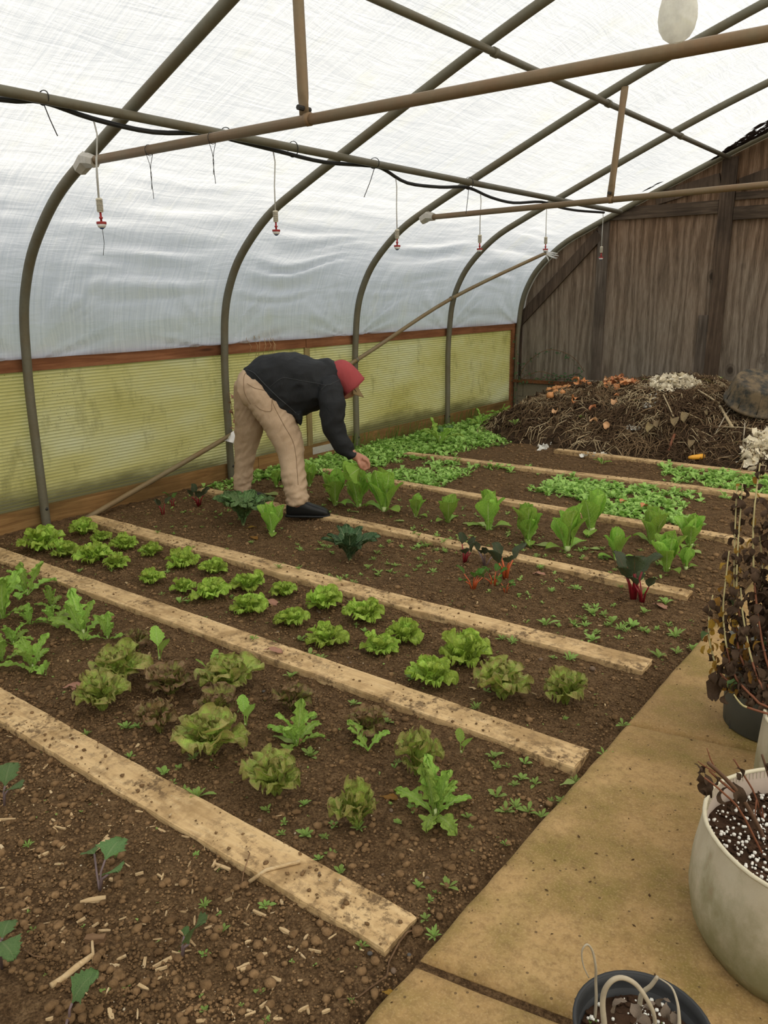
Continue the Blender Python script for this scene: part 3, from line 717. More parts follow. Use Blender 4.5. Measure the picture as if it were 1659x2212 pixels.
# ================================================================== planks
PLANKS = [  # (x0,y0,x1,y1,width,label)
    (-3.9, 1.372, -1.00, 1.362, .142, 'dirt strewn plank with a stick lying across it, beside the wood chips'),
    (-5.30, 2.385, -.945, 2.375, .142, 'long dirty plank between the red lettuces and the frilly green lettuces'),
    (-5.28, 3.225, -1.015, 3.215, .140, 'long weathered plank between the frilly green lettuces and the chard'),
    (-5.30, 4.335, -1.135, 4.215, .105, 'narrow plank that the person stands on'),
    (-4.95, 5.50, -1.10, 5.395, .105, 'narrow plank behind the romaine lettuces'),
    (-4.75, 6.60, -1.02, 6.73, .115, 'weed hidden plank in the weedy bed'),
    (-3.55, 7.62, -1.02, 7.545, .115, 'brown plank at the foot of the compost heap')]
def plank(i, x0, y0, x1, y1, wd, lab):
    L = math.hypot(x1-x0, y1-y0); a = math.atan2(y1-y0, x1-x0); rg = random.Random(50+i)
    nx = max(20, int(L/.04)); cs = [(-.5, -.03), (-.5, .012), (-.487, .019), (-.25, .020), (0, .020), (.25, .020), (.487, .019), (.5, .012), (.5, -.03)]
    P = np.zeros((nx, len(cs), 3))
    for j in range(nx):
        t = j/(nx-1)
        for k, (c, z) in enumerate(cs):
            x = L*t; y = c*wd
            e_ = .0045*mnoise.noise((x*6, k > 4, i*3.1)) + .003*mnoise.noise((x*25, k > 4, i*1.7)) if abs(c) > .4 else 0
            if j == nx-1: x += -.012*rg.random() - (.03*max(0, mnoise.noise((k*.9, i, 3))))
            if j == 0: x += .012*rg.random()
            zz = z + .006*mnoise.noise((x*.9, i*7, 0)) + .0012*mnoise.noise((x*8, c*6, i))
            P[j, k] = (x, y+e_, zz)
    mb = MB(); mb.grid(P); n = len(cs)
    mb.add([tuple(p) for p in P[-1]], [tuple(range(n))]); mb.add([tuple(p) for p in P[0]], [tuple(range(n-1, -1, -1))])
    me = mb.mesh('plank', M['plank'])
    o = obj('plank', me, None, (x0, y0, PZT[i]), (0, 0, a)); return tag(o, lab, 'plank')
PZT = [-.001, .004, .007, .003, .007, .007, .007]
_v = np.empty(len(soil.data.vertices)*3, np.float32); soil.data.vertices.foreach_get('co', _v); _v = _v.reshape(-1, 3)
for (x0, y0, x1, y1, wd, _), zt in zip(PLANKS, PZT):          # soil pressed flat under each plank
    m_ = (_v[:, 0] > x0) & (_v[:, 0] < x1) & (np.abs(_v[:, 1]-(y0+(y1-y0)*(_v[:, 0]-x0)/(x1-x0))) < wd/2-.004); _v[m_, 2] = np.minimum(_v[m_, 2], zt-.004)
soil.data.vertices.foreach_set('co', _v.ravel()); soil.data.update()
for i, p in enumerate(PLANKS): plank(i, *p)
def plank_top(x, y):
    for (x0, y0, x1, y1, wd, _), zt in zip(PLANKS, PZT):
        if x0 <= x <= x1 and abs(y-(y0+(y1-y0)*(x-x0)/(x1-x0))) < wd/2: return zt+.021
    return None
def gz(x, y):
    p = plank_top(x, y); return p if p is not None else hs(x, y)
def ground(px_, py_):
    p = on_z(px_, py_, 0.); return (float(p[0]), float(p[1]), hs(p[0], p[1]))

# ================================================================== soil crumbs and chips (uncountable)
ICO = [(0, 0, 1), (.894, 0, .447), (.276, .851, .447), (-.724, .526, .447), (-.724, -.526, .447), (.276, -.851, .447), (.724, .526, -.447), (-.276, .851, -.447), (-.894, 0, -.447), (-.276, -.851, -.447), (.724, -.526, -.447), (0, 0, -1)]
ICF = [(0, 1, 2), (0, 2, 3), (0, 3, 4), (0, 4, 5), (0, 5, 1), (1, 6, 2), (2, 7, 3), (3, 8, 4), (4, 9, 5), (5, 10, 1), (2, 6, 7), (3, 7, 8), (4, 8, 9), (5, 9, 10), (1, 10, 6), (6, 11, 7), (7, 11, 8), (8, 11, 9), (9, 11, 10), (10, 11, 6)]
ICV = np.array(ICO); ICQ = np.array(ICF)
def scatter_stones(n, seed, ylo, yhi, smin_, smax_, mat, name, label, near=True, xlo=WALLX+.05, xhi=PATHX-.02, flat=.8):
    r = np.random.RandomState(seed); V = []; Q = []; b = 0
    while n > 0:
        y = ylo+(yhi-ylo)*(r.rand()**(1.8 if near else 1)); x = r.uniform(xlo, xhi)
        if vnoise(x*2.2, y*2.2, 6.1) < r.uniform(-.9, .7): continue
        onp = plank_top(x, y)
        if onp is not None and r.rand() > .18: continue
        s = smin_ + (smax_-smin_)*r.rand()**3
        if onp is not None: s = min(s, .008)
        A = ICV*(1+.35*(r.rand(12, 1)-.5))*s*np.array([r.uniform(.7, 1.2), r.uniform(.7, 1.2), flat*r.uniform(.6, 1)])
        a = r.uniform(0, 6.28); A = np.stack([A[:, 0]*math.cos(a)-A[:, 1]*math.sin(a), A[:, 0]*math.sin(a)+A[:, 1]*math.cos(a), A[:, 2]], 1)
        V.append(A+np.array([x, y, (onp if onp is not None else hs(x, y))+s*.25])); Q.append(ICQ+b); b += 12; n -= 1
    o = obj(name, fast_mesh(name, np.concatenate(V), np.concatenate(Q), mat, None, False), soil); return tag(o, label, kind='stuff')
scatter_stones(8500, 1, .7, 4.6, .003, .017, M['clod'], 'soil_crumbs', 'loose brown soil crumbs over the beds in front of the person')
scatter_stones(2600, 2, 4.0, 9.0, .006, .022, M['clod'], 'soil_crumbs', 'loose brown soil crumbs over the weedy beds', False)
scatter_stones(900, 3, .8, 5.0, .0015, .0042, M['pale_bits'], 'pale_grit', 'pale grit specks strewn over the soil')
scatter_stones(1100, 9, .8, 1.75, .004, .016, M['clod'], 'soil_crumbs', 'lumpy soil crumbs around the wood chips', False)
def fine_crumbs(n, seed, ylo, yhi, s0, s1):
    r = np.random.RandomState(seed); x = r.uniform(WALLX+.05, PATHX-.01, n*2); y = ylo+(yhi-ylo)*r.rand(n*2)**1.5
    k = np.array([(plank_top(a, b) is None) or (c < .06) for a, b, c in zip(x, y, r.rand(n*2))]); k &= vnoise(x*3, y*3, 2.7) > r.uniform(-1, .6, n*2)
    x, y = x[k][:n], y[k][:n]; n = len(x); z = np.array([gz(a, b) for a, b in zip(x, y)]); s_ = s0+(s1-s0)*r.rand(n)**2
    O = np.array([(1, 0, 0), (0, 1, 0), (-1, 0, 0), (0, -1, 0), (0, 0, 1), (0, 0, -1)], float); Fc = np.array([(0, 1, 4), (1, 2, 4), (2, 3, 4), (3, 0, 4), (1, 0, 5), (2, 1, 5), (3, 2, 5), (0, 3, 5)])
    V = O[None]*s_[:, None, None]*(1+.7*(r.rand(n, 6, 1)-.5)); a = r.uniform(0, 6.28, n); ca, sa = np.cos(a)[:, None], np.sin(a)[:, None]
    V = np.stack([V[:, :, 0]*ca-V[:, :, 1]*sa+x[:, None], V[:, :, 0]*sa+V[:, :, 1]*ca+y[:, None], V[:, :, 2]*.8+(z+s_*.4)[:, None]], -1)
    Q = (Fc[None]+(np.arange(n)*6)[:, None, None]).reshape(-1, 3)
    o = obj('fine_crumbs', fast_mesh('fine_crumbs', V.reshape(-1, 3), Q, M['clod'], None, False), soil); tag(o, 'fine soil crumbs', kind='stuff')
fine_crumbs(52000, 31, .75, 4.4, .002, .0075)
fine_crumbs(7000, 32, 4.2, 7.8, .004, .011)
def chip_mesh(mb, c, L, wd, th, a, tilt, rg):
    R = Euler((rg.uniform(-.25, .25), tilt, a)).to_matrix(); n = 4; vs = []
    for k in range(n):
        t = k/(n-1)-.5; w_ = wd*(1-abs(t)*rg.uniform(.3, 1.2))*.5; z = rg.uniform(-.1, .1)*th
        for (yy, zz) in ((-w_, -th/2), (w_, -th/2), (w_*.8, th/2), (-w_*.8, th/2)):
            vs.append(R @ Vector((t*L, yy+rg.uniform(-.1, .1)*wd, zz+z)) + Vector(c))
    fs = [(k*4+i, k*4+(i+1) % 4, k*4+4+(i+1) % 4, k*4+4+i) for k in range(n-1) for i in range(4)] + [(3, 2, 1, 0), (12, 13, 14, 15)]
    mb.add(vs, fs)
M['chip'] = m_wood('wood_chip', (.36, .23, .11), (.56, .40, .22), (.70, .55, .35), 'X')
M['bark'] = m_wood('brown_bark', (.11, .06, .03), (.20, .115, .06), (.30, .185, .10), 'X')
rg = random.Random(12); mb = MB(); n = 0
while n < 520:
    x = rg.uniform(-3.4, -1.0); y = rg.uniform(.75, 1.33)
    if n > 400: x = rg.uniform(-4.8, -1.0); y = rg.uniform(1.5, 4.2)
    if plank_top(x, y) is not None and rg.random() > .1: continue
    L = .006+.026*rg.random()**2; chip_mesh(mb, (x, y, gz(x, y)+.003), L, L*rg.uniform(.15, .5), rg.uniform(.0015, .004), rg.uniform(0, 6.28), rg.uniform(-.3, .3), rg); n += 1
tag(mb.build('wood_chips', M['chip']), 'small pale wood chips strewn over the soil', 'wood chips', kind='stuff')
# larger chips, sticks, counted singly
def stick(name, label, pts, r, mat, cat='stick', group=None, n=7):
    """pts: pixel list on the ground with lift"""
    P = [np.array(on_z(x, y, 0.03)) + np.array((0, 0, l)) for x, y, l in pts]; o0 = P[0].copy()
    for p in P: p[2] = gz(p[0], p[1]) + r*.8 + (p[2]-.03)
    o0[2] = P[0][2]
    rr = [r*(.8+.4*RNG.random()) for _ in P]
    o = MB().tube([tuple(p-o0) for p in P], rr, n).build(name, mat, None, True, loc=tuple(o0)); return tag(o, label, cat, group)
stick('stick', 'pale peeled stick lying across the dirt strewn plank', [(537, 1885, 0), (575, 1876, 0), (615, 1866, 0), (648, 1858, 0)], .006, M['chip'])
stick('stick', 'long pale peeled stick on the wood chip soil', [(108, 2118, 0), (135, 2098, 0), (165, 2072, 0), (198, 2048, 0)], .008, M['chip'])
stick('stick', 'short broken pale stick under a brown wood chunk', [(197, 1995, 0), (198, 2030, .01), (200, 2062, 0)], .004, M['chip'])
stick('root_strand', 'thin brown root creeping from the plank end across the soil', [(905, 1992, .002), (880, 1998, .004), (862, 2020, .006), (840, 2060, .004), (836, 2088, 0), (805, 2110, 0), (772, 2135, 0), (730, 2142, 0)], .0025, M['bark'], 'root', None, 5)
stick('root_strand', 'thin brown root lying by the kale seedlings', [(48, 2030, 0), (70, 2050, .005), (95, 2052, 0)], .002, M['bark'], 'root', None, 5)
stick('root_strand', 'pale curled root under the red lettuces', [(590, 1745, 0), (605, 1748, .008), (614, 1740, 0)], .0018, M['chip'], 'root', None, 5)
stick('root_strand', 'dry twisted root near the broad plank end', [(520, 1895, 0), (525, 1870, .01), (540, 1850, .02), (536, 1840, .01)], .002, M['bark'], 'root', None, 5)
def chunk(px_, py_, Lpx, wpx, ang, lab, mat, grp=None, th=.008):
    p = on_z(px_, py_, .01); d = depth(p); s = d/FPX; mb = MB(); rg_ = random.Random(int(px_*7+py_))
    chip_mesh(mb, (0, 0, 0), Lpx*s*.85, wpx*s*1.0, th, 0, 0, rg_)
    o = mb.build('wood_chip', mat, None, loc=(p[0], p[1], gz(p[0], p[1])+th*.55), rot=(0, 0, math.radians(ang))); return tag(o, lab, 'wood chip', grp)
chunk(206, 2028, 50, 22, 38, 'chunky brown wood piece lying over a broken stick', M['bark'], None, .016)
chunk(200, 1938, 62, 16, 50, 'split pale wood chip beside the kale with the curved stem', M['chip'])
chunk(219, 1818, 48, 14, 100, 'shredded tan wood chip by the dirt strewn plank', M['chip'])
chunk(260, 1822, 40, 16, 60, 'flat brown bark piece by the dirt strewn plank', M['bark'])
for q in ((92, 1832, 26, 8, 80), (350, 2075, 50, 9, 75), (348, 2090, 30, 6, 60), (480, 1868, 50, 10, 10), (462, 1862, 24, 8, 120), (560, 1965, 40, 9, 10), (620, 2005, 52, 10, 5), (565, 2055, 28, 11, 50), (535, 2025, 16, 8, 60),
          (525, 2080, 34, 8, 70), (310, 2132, 34, 10, 10), (107, 2203, 18, 8, 60), (300, 1878, 20, 8, 60), (245, 1893, 24, 10, 30), (350, 1890, 26, 5, -50), (345, 1888, 20, 6, 0), (15, 1760, 40, 6, 40), (128, 1778, 34, 5, 20), (528, 2085, 22, 9, 60), (540, 2180, 28, 8, 60),
          (570, 2160, 26, 9, 80), (600, 2195, 24, 8, 40), (380, 2050, 26, 5, 20), (655, 2175, 30, 6, 70), (704, 2180, 22, 8, 60), (718, 2020, 26, 5, 80), (680, 2050, 34, 5, 20)):
    chunk(*q, 'splintered pale wood chip on the soil in front of the planks', M['chip'], 'larger wood chips in the front bed', .006)
# pebbles
M['pebble'] = m_plain('brown_pebble', (.16, .11, .075), .8, .2, .3, 8)
M['pebble_d'] = m_plain('grey_pebble', (.085, .075, .068), .75, .25, .3, 8)
def pebble(px_, py_, wpx, lab, mat, grp=None, name='pebble'):
    p = on_z(px_, py_, 0); s = wpx*depth(p)/FPX/2; r = random.Random(int(px_)); A = ICV*(1+.2*np.array([[r.random()-.5] for _ in range(12)]))*s*np.array([1, .8, .6])
    mb = MB(); mb.add(A, ICF); o = mb.build(name, mat, None, True, loc=(p[0], p[1], gz(p[0], p[1])+s*.25), rot=(0, 0, r.uniform(0, 6))); tag(o, lab, 'pebble', grp)
    md = o.modifiers.new('round', 'SUBSURF'); md.levels = 1; md.render_levels = 1
for q in ((982, 1783, 15), (845, 1750, 16), (923, 1903, 16), (827, 1890, 11), (560, 1770, 16), (720, 1382, 10), (757, 1432, 10), (752, 1420, 9), (807, 1446, 8), (1280, 1452, 22), (1008, 1441, 14), (1168, 1429, 16), (700, 1331, 9), (690, 1320, 11), (686, 1317, 9), (600, 1361, 10), (970, 1912, 9), (690, 1900, 10)):
    pebble(*q, 'small brown pebble lying on the bare soil', M['pebble'], 'pebbles on the bed soil')
pebble(799, 2060, 18, 'dark pebble at the end of the dirt strewn plank', M['pebble_d'])
pebble(850, 2100, 22, 'oval brown pebble between the plank end and the path corner', M['pebble'])
pebble(569, 1487, 12, 'round grey pebble between the red lettuces', M['pebble_d'])
pebble(884, 2066, 16, 'dark flat pebble beside a seedling at the plank end', M['pebble_d'])
# bits on the path
M['grit'] = m_plain('white_grit', (.75, .73, .68), .8)
for q in ((1157, 1893, 12), (1184, 1880, 8)):
    pebble(*q, 'white speck on the concrete path by the bed edge', M['grit'], 'white specks on the path', 'white_speck')

# ================================================================== leaves
SH = {
 'fan': lambda t: np.clip(sstep(-.05, .72, t), 0, 1)*np.sqrt(np.clip(1-((t-.72)/.30)**2*(t > .72), 0, 1)),
 'spoon': lambda t: (.20+.80*sstep(.12, .68, t))*np.sqrt(np.clip(1-(np.clip(t-.66, 0, 1)/.345)**2, 0, 1)),
 'obl': lambda t: (.14+.86*sstep(.05, .55, t))*np.sqrt(np.clip(1-(np.clip(t-.55, 0, 1)/.455)**2.2, 0, 1)),
 'petiole': lambda t: np.where(t < .38, .09, .09+.91*sstep(.36, .62, t))*np.sqrt(np.clip(1-(np.clip(t-.62, 0, 1)/.385)**2, 0, 1)),
 'round': lambda t: (.06+.94*sstep(.0, .42, t))*np.sqrt(np.clip(1-(np.clip(t-.42, 0, 1)/.585)**2, 0, 1)),
}
def leaf_mesh(name, mat, L, W, a0, a1, shape, ruff=.0, k=6, cup=.0, lob=0., nlob=5, seed=0, nu=11, nv=13, pw=1.2, roll=0.):
    r = np.random.RandomState(seed+11)
    t = np.linspace(0, 1, nv); ang = np.radians(a0+(a1-a0)*t**pw)
    dx = np.cumsum(np.cos(ang))*L/nv; dz = np.cumsum(np.sin(ang))*L/nv; dx -= dx[0]; dz -= dz[0]
    s = np.linspace(-1, 1, nu); T, S = np.meshgrid(t, s, indexing='ij')
    w_ = W/2*SH[shape](T)
    if lob: w_ = w_*(1-lob*(.5+.5*np.cos(2*math.pi*nlob*T+np.sign(S)*.7))*np.abs(S)*(T > .12))
    th = np.arctan2(S, (T-.38)*1.7)
    e_ = np.maximum(np.abs(S)**1.6, np.clip((T-.45)/.55, 0, 1)**2)*np.clip(T*4, 0, 1)
    p1, p2, p3 = r.rand(3)*6.28
    R1 = np.sin(k*th+p1); R2 = np.sin(1.9*k*th+p2+2*S); 
    rf = ruff*e_*(R1+.55*R2)
    A = ang[:, None]
    nx_, nz_ = -np.sin(A), np.cos(A); tx, tz = np.cos(A), np.sin(A)
    hgt = rf + cup*S**2*w_ + roll*T*S*W*.3 + ruff*.25*vnoise(T*5, S*4, seed*1.37) + ruff*.30*vnoise(T*14, S*11, seed*2.1)*(T > .15)
    sl = ruff*1.0*e_*np.cos(k*th+p1+.8)*np.clip((T-.3)*2, 0, 1)
    Xp = dx[:, None]+nx_*hgt+tx*sl; Zp = dz[:, None]+nz_*hgt+tz*sl; Yp = S*w_*(1+(.16*e_*np.cos(k*th+p3)+.09*e_*np.cos(2.3*k*th+p2))*(ruff > 0))
    uv = np.stack([S*.5+.5, T], -1).reshape(-1, 2)
    return fast_mesh(name, np.stack([Xp, Yp, Zp], -1).reshape(-1, 3), grid_faces(nv, nu), mat, uv)
M['frill'] = m_leaf('frilly_lettuce_leaf', (.60, .78, .115), (.38, .58, .075), (.40, .52, .10), .25, (.62, .76, .30), .45, trans=.34)
M['bronze'] = m_leaf('bronze_lettuce_leaf', (.54, .66, .125), (.33, .48, .075), (.31, .160, .090), .66, (.46, .54, .16), .5, edge_pos=(.50, 1.0), trans=.28)
M['redlet'] = m_leaf('red_lettuce_leaf', (.48, .54, .11), (.30, .34, .075), (.24, .090, .072), .80, (.24, .24, .08), .4, edge_pos=(.30, .85), trans=.25)
M['rom'] = m_leaf('romaine_leaf', (.44, .66, .095), (.25, .50, .060), None, 0, (.62, .74, .32), .85, 8, trans=.36)
M['mustard'] = m_leaf('mustard_leaf', (.50, .72, .13), (.32, .56, .09), None, 0, (.55, .70, .28), .6, 7, trans=.34)
M['kale'] = m_leaf('kale_leaf', (.19, .32, .10), (.11, .21, .07), None, 0, (.30, .38, .17), .5, 6, trans=.2)
M['darkkale'] = m_leaf('dark_kale_leaf', (.075, .15, .05), (.04, .095, .035), None, 0, (.55, .58, .34), .6, 6, trans=.15)
M['chardleaf'] = m_leaf('dark_chard_leaf', (.085, .115, .045), (.045, .062, .030), None, 0, (.19, .09, .04), .5, 6, trans=.15, rough=.32)
M['chardgreen'] = m_leaf('green_chard_leaf', (.15, .33, .035), (.075, .20, .028), None, 0, (.42, .45, .16), .5, 6, trans=.3)
M['weed'] = m_leaf('weed_leaf', (.45, .63, .15), (.31, .51, .11), None, 0, (.32, .48, .16), .3, 5, trans=.3)
M['yellowleaf'] = m_leaf('yellow_leaf', (.60, .33, .045), (.40, .20, .03), None, 0, (.60, .45, .16), .5, 5, trans=.3)
M['palegreen'] = m_leaf('pale_fallen_leaf', (.52, .62, .20), (.36, .50, .12), None, 0, (.66, .72, .40), .5, 5, trans=.3)
M['wilt'] = m_plain('wilted_pink_leaf', (.36, .19, .13), .8, .15, .35, 40, .5)
M['redstem'] = m_plain('red_stem', (.22, .012, .020), .4, .35)
M['orangestem'] = m_plain('orange_stem', (.50, .10, .03), .4, .35)
M['palestem'] = m_plain('pale_green_stem', (.48, .56, .25), .5)
M['purplestem'] = m_plain('purple_grey_stem', (.17, .12, .12), .5)
M['brownleaf'] = m_plain('dead_brown_leaf', (.075, .047, .030), .9, .1, .5, 25, .6)

LM = {}
def lm(key, n, fn):
    LM[key] = [fn(i) for i in range(n)]
for ring, (a0, a1, L, W) in {'o': (52, -6, 1.0, 1.0), 'm': (70, 34, 1.0, .95), 'i': (84, 66, .90, .75)}.items():
    lm('frill_'+ring, 3, lambda i: leaf_mesh('lettuce_leaf', M['frill'], .5*L, .46*W, a0, a1, 'fan', .044, 12, .22, seed=i*7+ord(ring), nu=37, nv=29))
    lm('bronze_'+ring, 3, lambda i: leaf_mesh('lettuce_leaf', M['bronze'], .52*L, .50*W, a0+14, a1-8, 'fan', .038, 10, .28, seed=i*5+ord(ring)+40, nu=35, nv=27, pw=1.7))
    lm('red_'+ring, 3, lambda i: leaf_mesh('lettuce_leaf', M['redlet'], .52*L, .48*W, a0+12, a1-10, 'fan', .038, 10, .28, seed=i*5+ord(ring)+90, nu=35, nv=27, pw=1.7))
lm('rom_o', 3, lambda i: leaf_mesh('romaine_leaf', M['rom'], 1.0, .48, 76, 46, 'spoon', .020, 5, .38, seed=i+3, nu=13, nv=15, pw=2.0))
lm('rom_i', 3, lambda i: leaf_mesh('romaine_leaf', M['rom'], 1.0, .42, 84, 80, 'spoon', .018, 5, .55, seed=i+13, nu=13, nv=15))
lm('rom_l', 3, lambda i: leaf_mesh('romaine_leaf', M['rom'], .8, .40, 45, -25, 'spoon', .020, 4, .25, seed=i+23, nu=13, nv=15))
lm('must', 4, lambda i: leaf_mesh('mustard_leaf', M['mustard'], 1.0, .40, 80, 30 + 14*i, 'obl', .036, 10, .25, .50, 6, seed=i+31, nu=23, nv=33, pw=1.8))
lm('must_w', 3, lambda i: leaf_mesh('mustard_leaf', M['mustard'], 1.0, .42, 42, -14, 'obl', .036, 10, .2, .50, 6, seed=i+37, nu=23, nv=33))
lm('seedling', 3, lambda i: leaf_mesh('seedling_leaf', M['mustard'], 1.0, .40, 80, 62-8*i, 'petiole', .008, 6, .2, .22, 9, seed=i+41, nu=11, nv=19))
lm('kale', 4, lambda i: leaf_mesh('kale_leaf', M['kale'], 1.0, .62, 70, 10, 'petiole', .050, 17, .2, .2, 6, seed=i+51, nu=33, nv=29))
lm('dkale', 4, lambda i: leaf_mesh('kale_leaf', M['darkkale'], 1.0, .42, 66, 14, 'obl', .035, 8, .2, .2, 6, seed=i+57, nu=15, nv=17))
lm('kaleflat', 3, lambda i: leaf_mesh('kale_leaf', M['kale'], 1.0, .95, 30, -18, 'round', .028, 6, .15, .28, 7, seed=i+61, nu=15, nv=15))
lm('chard', 3, lambda i: leaf_mesh('chard_blade', M['chardleaf'], 1.0, .62, 74, 40, 'round', .030, 5, .25, seed=i+71, nu=13, nv=13))
lm('chardg', 3, lambda i: leaf_mesh('chard_blade', M['chardgreen'], 1.0, .62, 66, 10, 'round', .032, 5, .25, seed=i+77, nu=13, nv=13))
lm('flatleaf', 2, lambda i: leaf_mesh('fallen_leaf', M['palegreen'], 1.0, .42, 8, -8, 'spoon', .02, 4, .12, seed=i+81, nu=9, nv=11))
lm('yellow', 2, lambda i: leaf_mesh('fallen_leaf', M['yellowleaf'], 1.0, .5, 12, -14, 'obl', .03, 6, .1, .25, 5, seed=i+85, nu=11, nv=13))
lm('wilted', 2, lambda i: leaf_mesh('wilted_leaf', M['wilt'], 1.0, .5, 18, -20, 'spoon', .05, 6, .1, seed=i+87, nu=11, nv=13))

def put_leaf(root, key, rg, az, sc, r0=0., z0=0., tilt=0., roll=0., name=None, mat=None):
    me = rg.choice(LM[key])
    o = obj(name or me.name.split('.')[0], me, root, (r0*math.cos(az), r0*math.sin(az), z0), (roll, tilt, az), sc)
    return o
def rosette(root, kind, size, rg, n=(6, 5, 4), hk=1.0):
    az = rg.uniform(0, 6.28)
    for ring, cnt, r0, z0, s in (('o', n[0], .035, .0, 1.0), ('m', n[1], .03, .03, .92), ('i', n[2], .02, .05, .78)):
        for i in range(cnt):
            a = az+6.283*i/max(1, cnt)+rg.uniform(-.28, .28)
            q = s*rg.uniform(.78, 1.12)*size
            put_leaf(root, f'{kind}_{ring}', rg, a, (q, q*rg.uniform(.85, 1.1), q*hk), r0*size, z0*size*hk-.004, rg.uniform(-.16, .16), rg.uniform(-.15, .15))
        az += .9
def plant(name, label, cat, px_, py_, group=None):
    g_ = ground(px_, py_); t_ = thing(name, label, cat, g_, 0, group)
    return t_, depth(g_)/FPX, random.Random(int(px_*13+py_*7))
# frilly green lettuces: (base px, base py, width px, extra)
FR = [(87, 1184, 92), (140, 1195, 62), (180, 1152, 58), (218, 1168, 44), (203, 1212, 72), (252, 1227, 54), (272, 1187, 60), (327, 1201, 50), (394, 1226, 70), (463, 1239, 60), (328, 1262, 56), (396, 1279, 54), (455, 1291, 78), (536, 1272, 74), (536, 1319, 78),
      (612, 1285, 62), (629, 1346, 74), (696, 1312, 84), (706, 1386, 86), (790, 1338, 84), (822, 1410, 80), (874, 1382, 78), (1001, 1430, 108), (931, 1478, 96)]
lab_fr = {0: 'sprawling frilly green lettuce at the foot of the brace pipe', 15: 'frilly green lettuce with a wilted pink leaf lying beside it', 22: 'largest frilly green lettuce, in the bed by the bronze pair', 23: 'tall frilly green lettuce with brown tinged crests beside a weed rosette'}
ORD = ['first', 'second', 'third', 'fourth', 'fifth', 'sixth', 'seventh', 'eighth', 'ninth', 'tenth', 'eleventh', 'twelfth']
rows_ = {}
for i, (x, y, wpx) in enumerate(FR):
    q = ground(x, y); r_ = 'beside the weathered plank' if q[1] > 2.92 else ('in the bed middle' if q[1] > 2.68 else 'beside the long dirty plank'); rows_.setdefault(r_, []).append((q[0], i))
for r_, l_ in rows_.items():
    for k, (_, i) in enumerate(sorted(l_)): lab_fr.setdefault(i, f'{ORD[k]} frilly green lettuce from the panel wall {r_}')
for i, (x, y, wpx) in enumerate(FR):
    t_, s, rg = plant('lettuce', lab_fr.get(i, 'small frilly bright green lettuce head in the bed between two long planks'), 'lettuce', x, y, 'frilly green lettuces')
    rosette(t_, 'frill', wpx*s*1.13, rg, (6, 6, 4), 1.18 if i < 21 else 1.3)
# bronze pair and bronze bed
BZ = [('bronze', 1085, 1512, 128, 1.05, 'broad bronze green lettuce at the end of the frilly lettuce bed'), ('bronze', 1221, 1522, 98, 1.25, 'round bronze lettuce nearest the path in the frilly lettuce bed'),
      ('bronze', 258, 1470, 135, .95, 'bronze green lettuce with a leaf standing up at its back'), ('bronze', 222, 1532, 112, 1.2, 'blistered bronze lettuce head in front of another bronze lettuce'), ('red', 295, 1400, 66, 1.2, 'small dark red lettuce near the mustard greens'),
      ('red', 370, 1497, 125, .9, 'loose brownish red lettuce in the middle of the red lettuce bed'), ('red', 346, 1580, 98, 1.3, 'upright dark red lettuce with yellow green heart'), ('bronze', 500, 1487, 130, .95, 'bronze lettuce against the long dirty plank'),
      ('red', 474, 1550, 105, 1.1, 'reddish lettuce beside a two leaved seedling'), ('red', 630, 1528, 96, 1.0, 'dark red lettuce behind a bright green mustard'), ('bronze', 457, 1632, 155, 1.0, 'wide bronze lettuce with drooping outer leaves'),
      ('bronze', 597, 1715, 145, 1.15, 'large bronze green lettuce with pink heart'), ('red', 795, 1588, 96, 1.1, 'dark red lettuce beside the long dirty plank, behind a white veined leaf'), ('bronze', 900, 1672, 112, 1.5, 'tall bronze lettuce behind the shiny bright mustard'), ('bronze', 772, 1785, 108, 1.55, 'upright bronze lettuce alone in bare soil')]
for kind, x, y, wpx, hk, lab in BZ:
    t_, s, rg = plant('lettuce', lab, 'lettuce', x, y, 'bronze and red lettuces'); rosette(t_, kind, wpx*s*1.13, rg, (6, 5, 4), hk*1.2)
# romaine
RO = [(597, 1050, 42, 8, 'small romaine between the legs of the person'), (668, 1050, 55, 8, 'romaine behind the knee of the person'), (724, 1092, 82, 9, 'romaine nearest the clog of the person'), (775, 1096, 88, 9, 'romaine right under the hand of the person'), (830, 1108, 100, 9, 'romaine with a pale low leaf, just past the hand'),
      (898, 1116, 56, 6, 'small upright romaine in bare soil'), (968, 1130, 72, 8, 'squat romaine with a long pale leaf on the soil'), (1055, 1146, 98, 7, 'tall romaine with a round side leaf'), (1140, 1172, 98, 10, 'bushy romaine with many narrow leaves'), (1225, 1188, 112, 7, 'narrow tall romaine with a fallen leaf at its foot'),
      (1278, 1146, 102, 6, 'tallest romaine standing by the narrow plank'), (1332, 1206, 80, 6, 'slim romaine near the dark red chard'), (1408, 1172, 92, 8, 'romaine behind the broad romaine, leaning outward'), (1440, 1232, 96, 9, 'broad romaine with pale leaves lying at its side'), (1491, 1182, 80, 8, 'romaine with a fan of cupped leaves near the dead stems'),
      (1482, 1226, 56, 5, 'low young romaine beside the broad romaine'), (588, 1152, 78, 6, 'large leaved romaine beside the curly kale')]
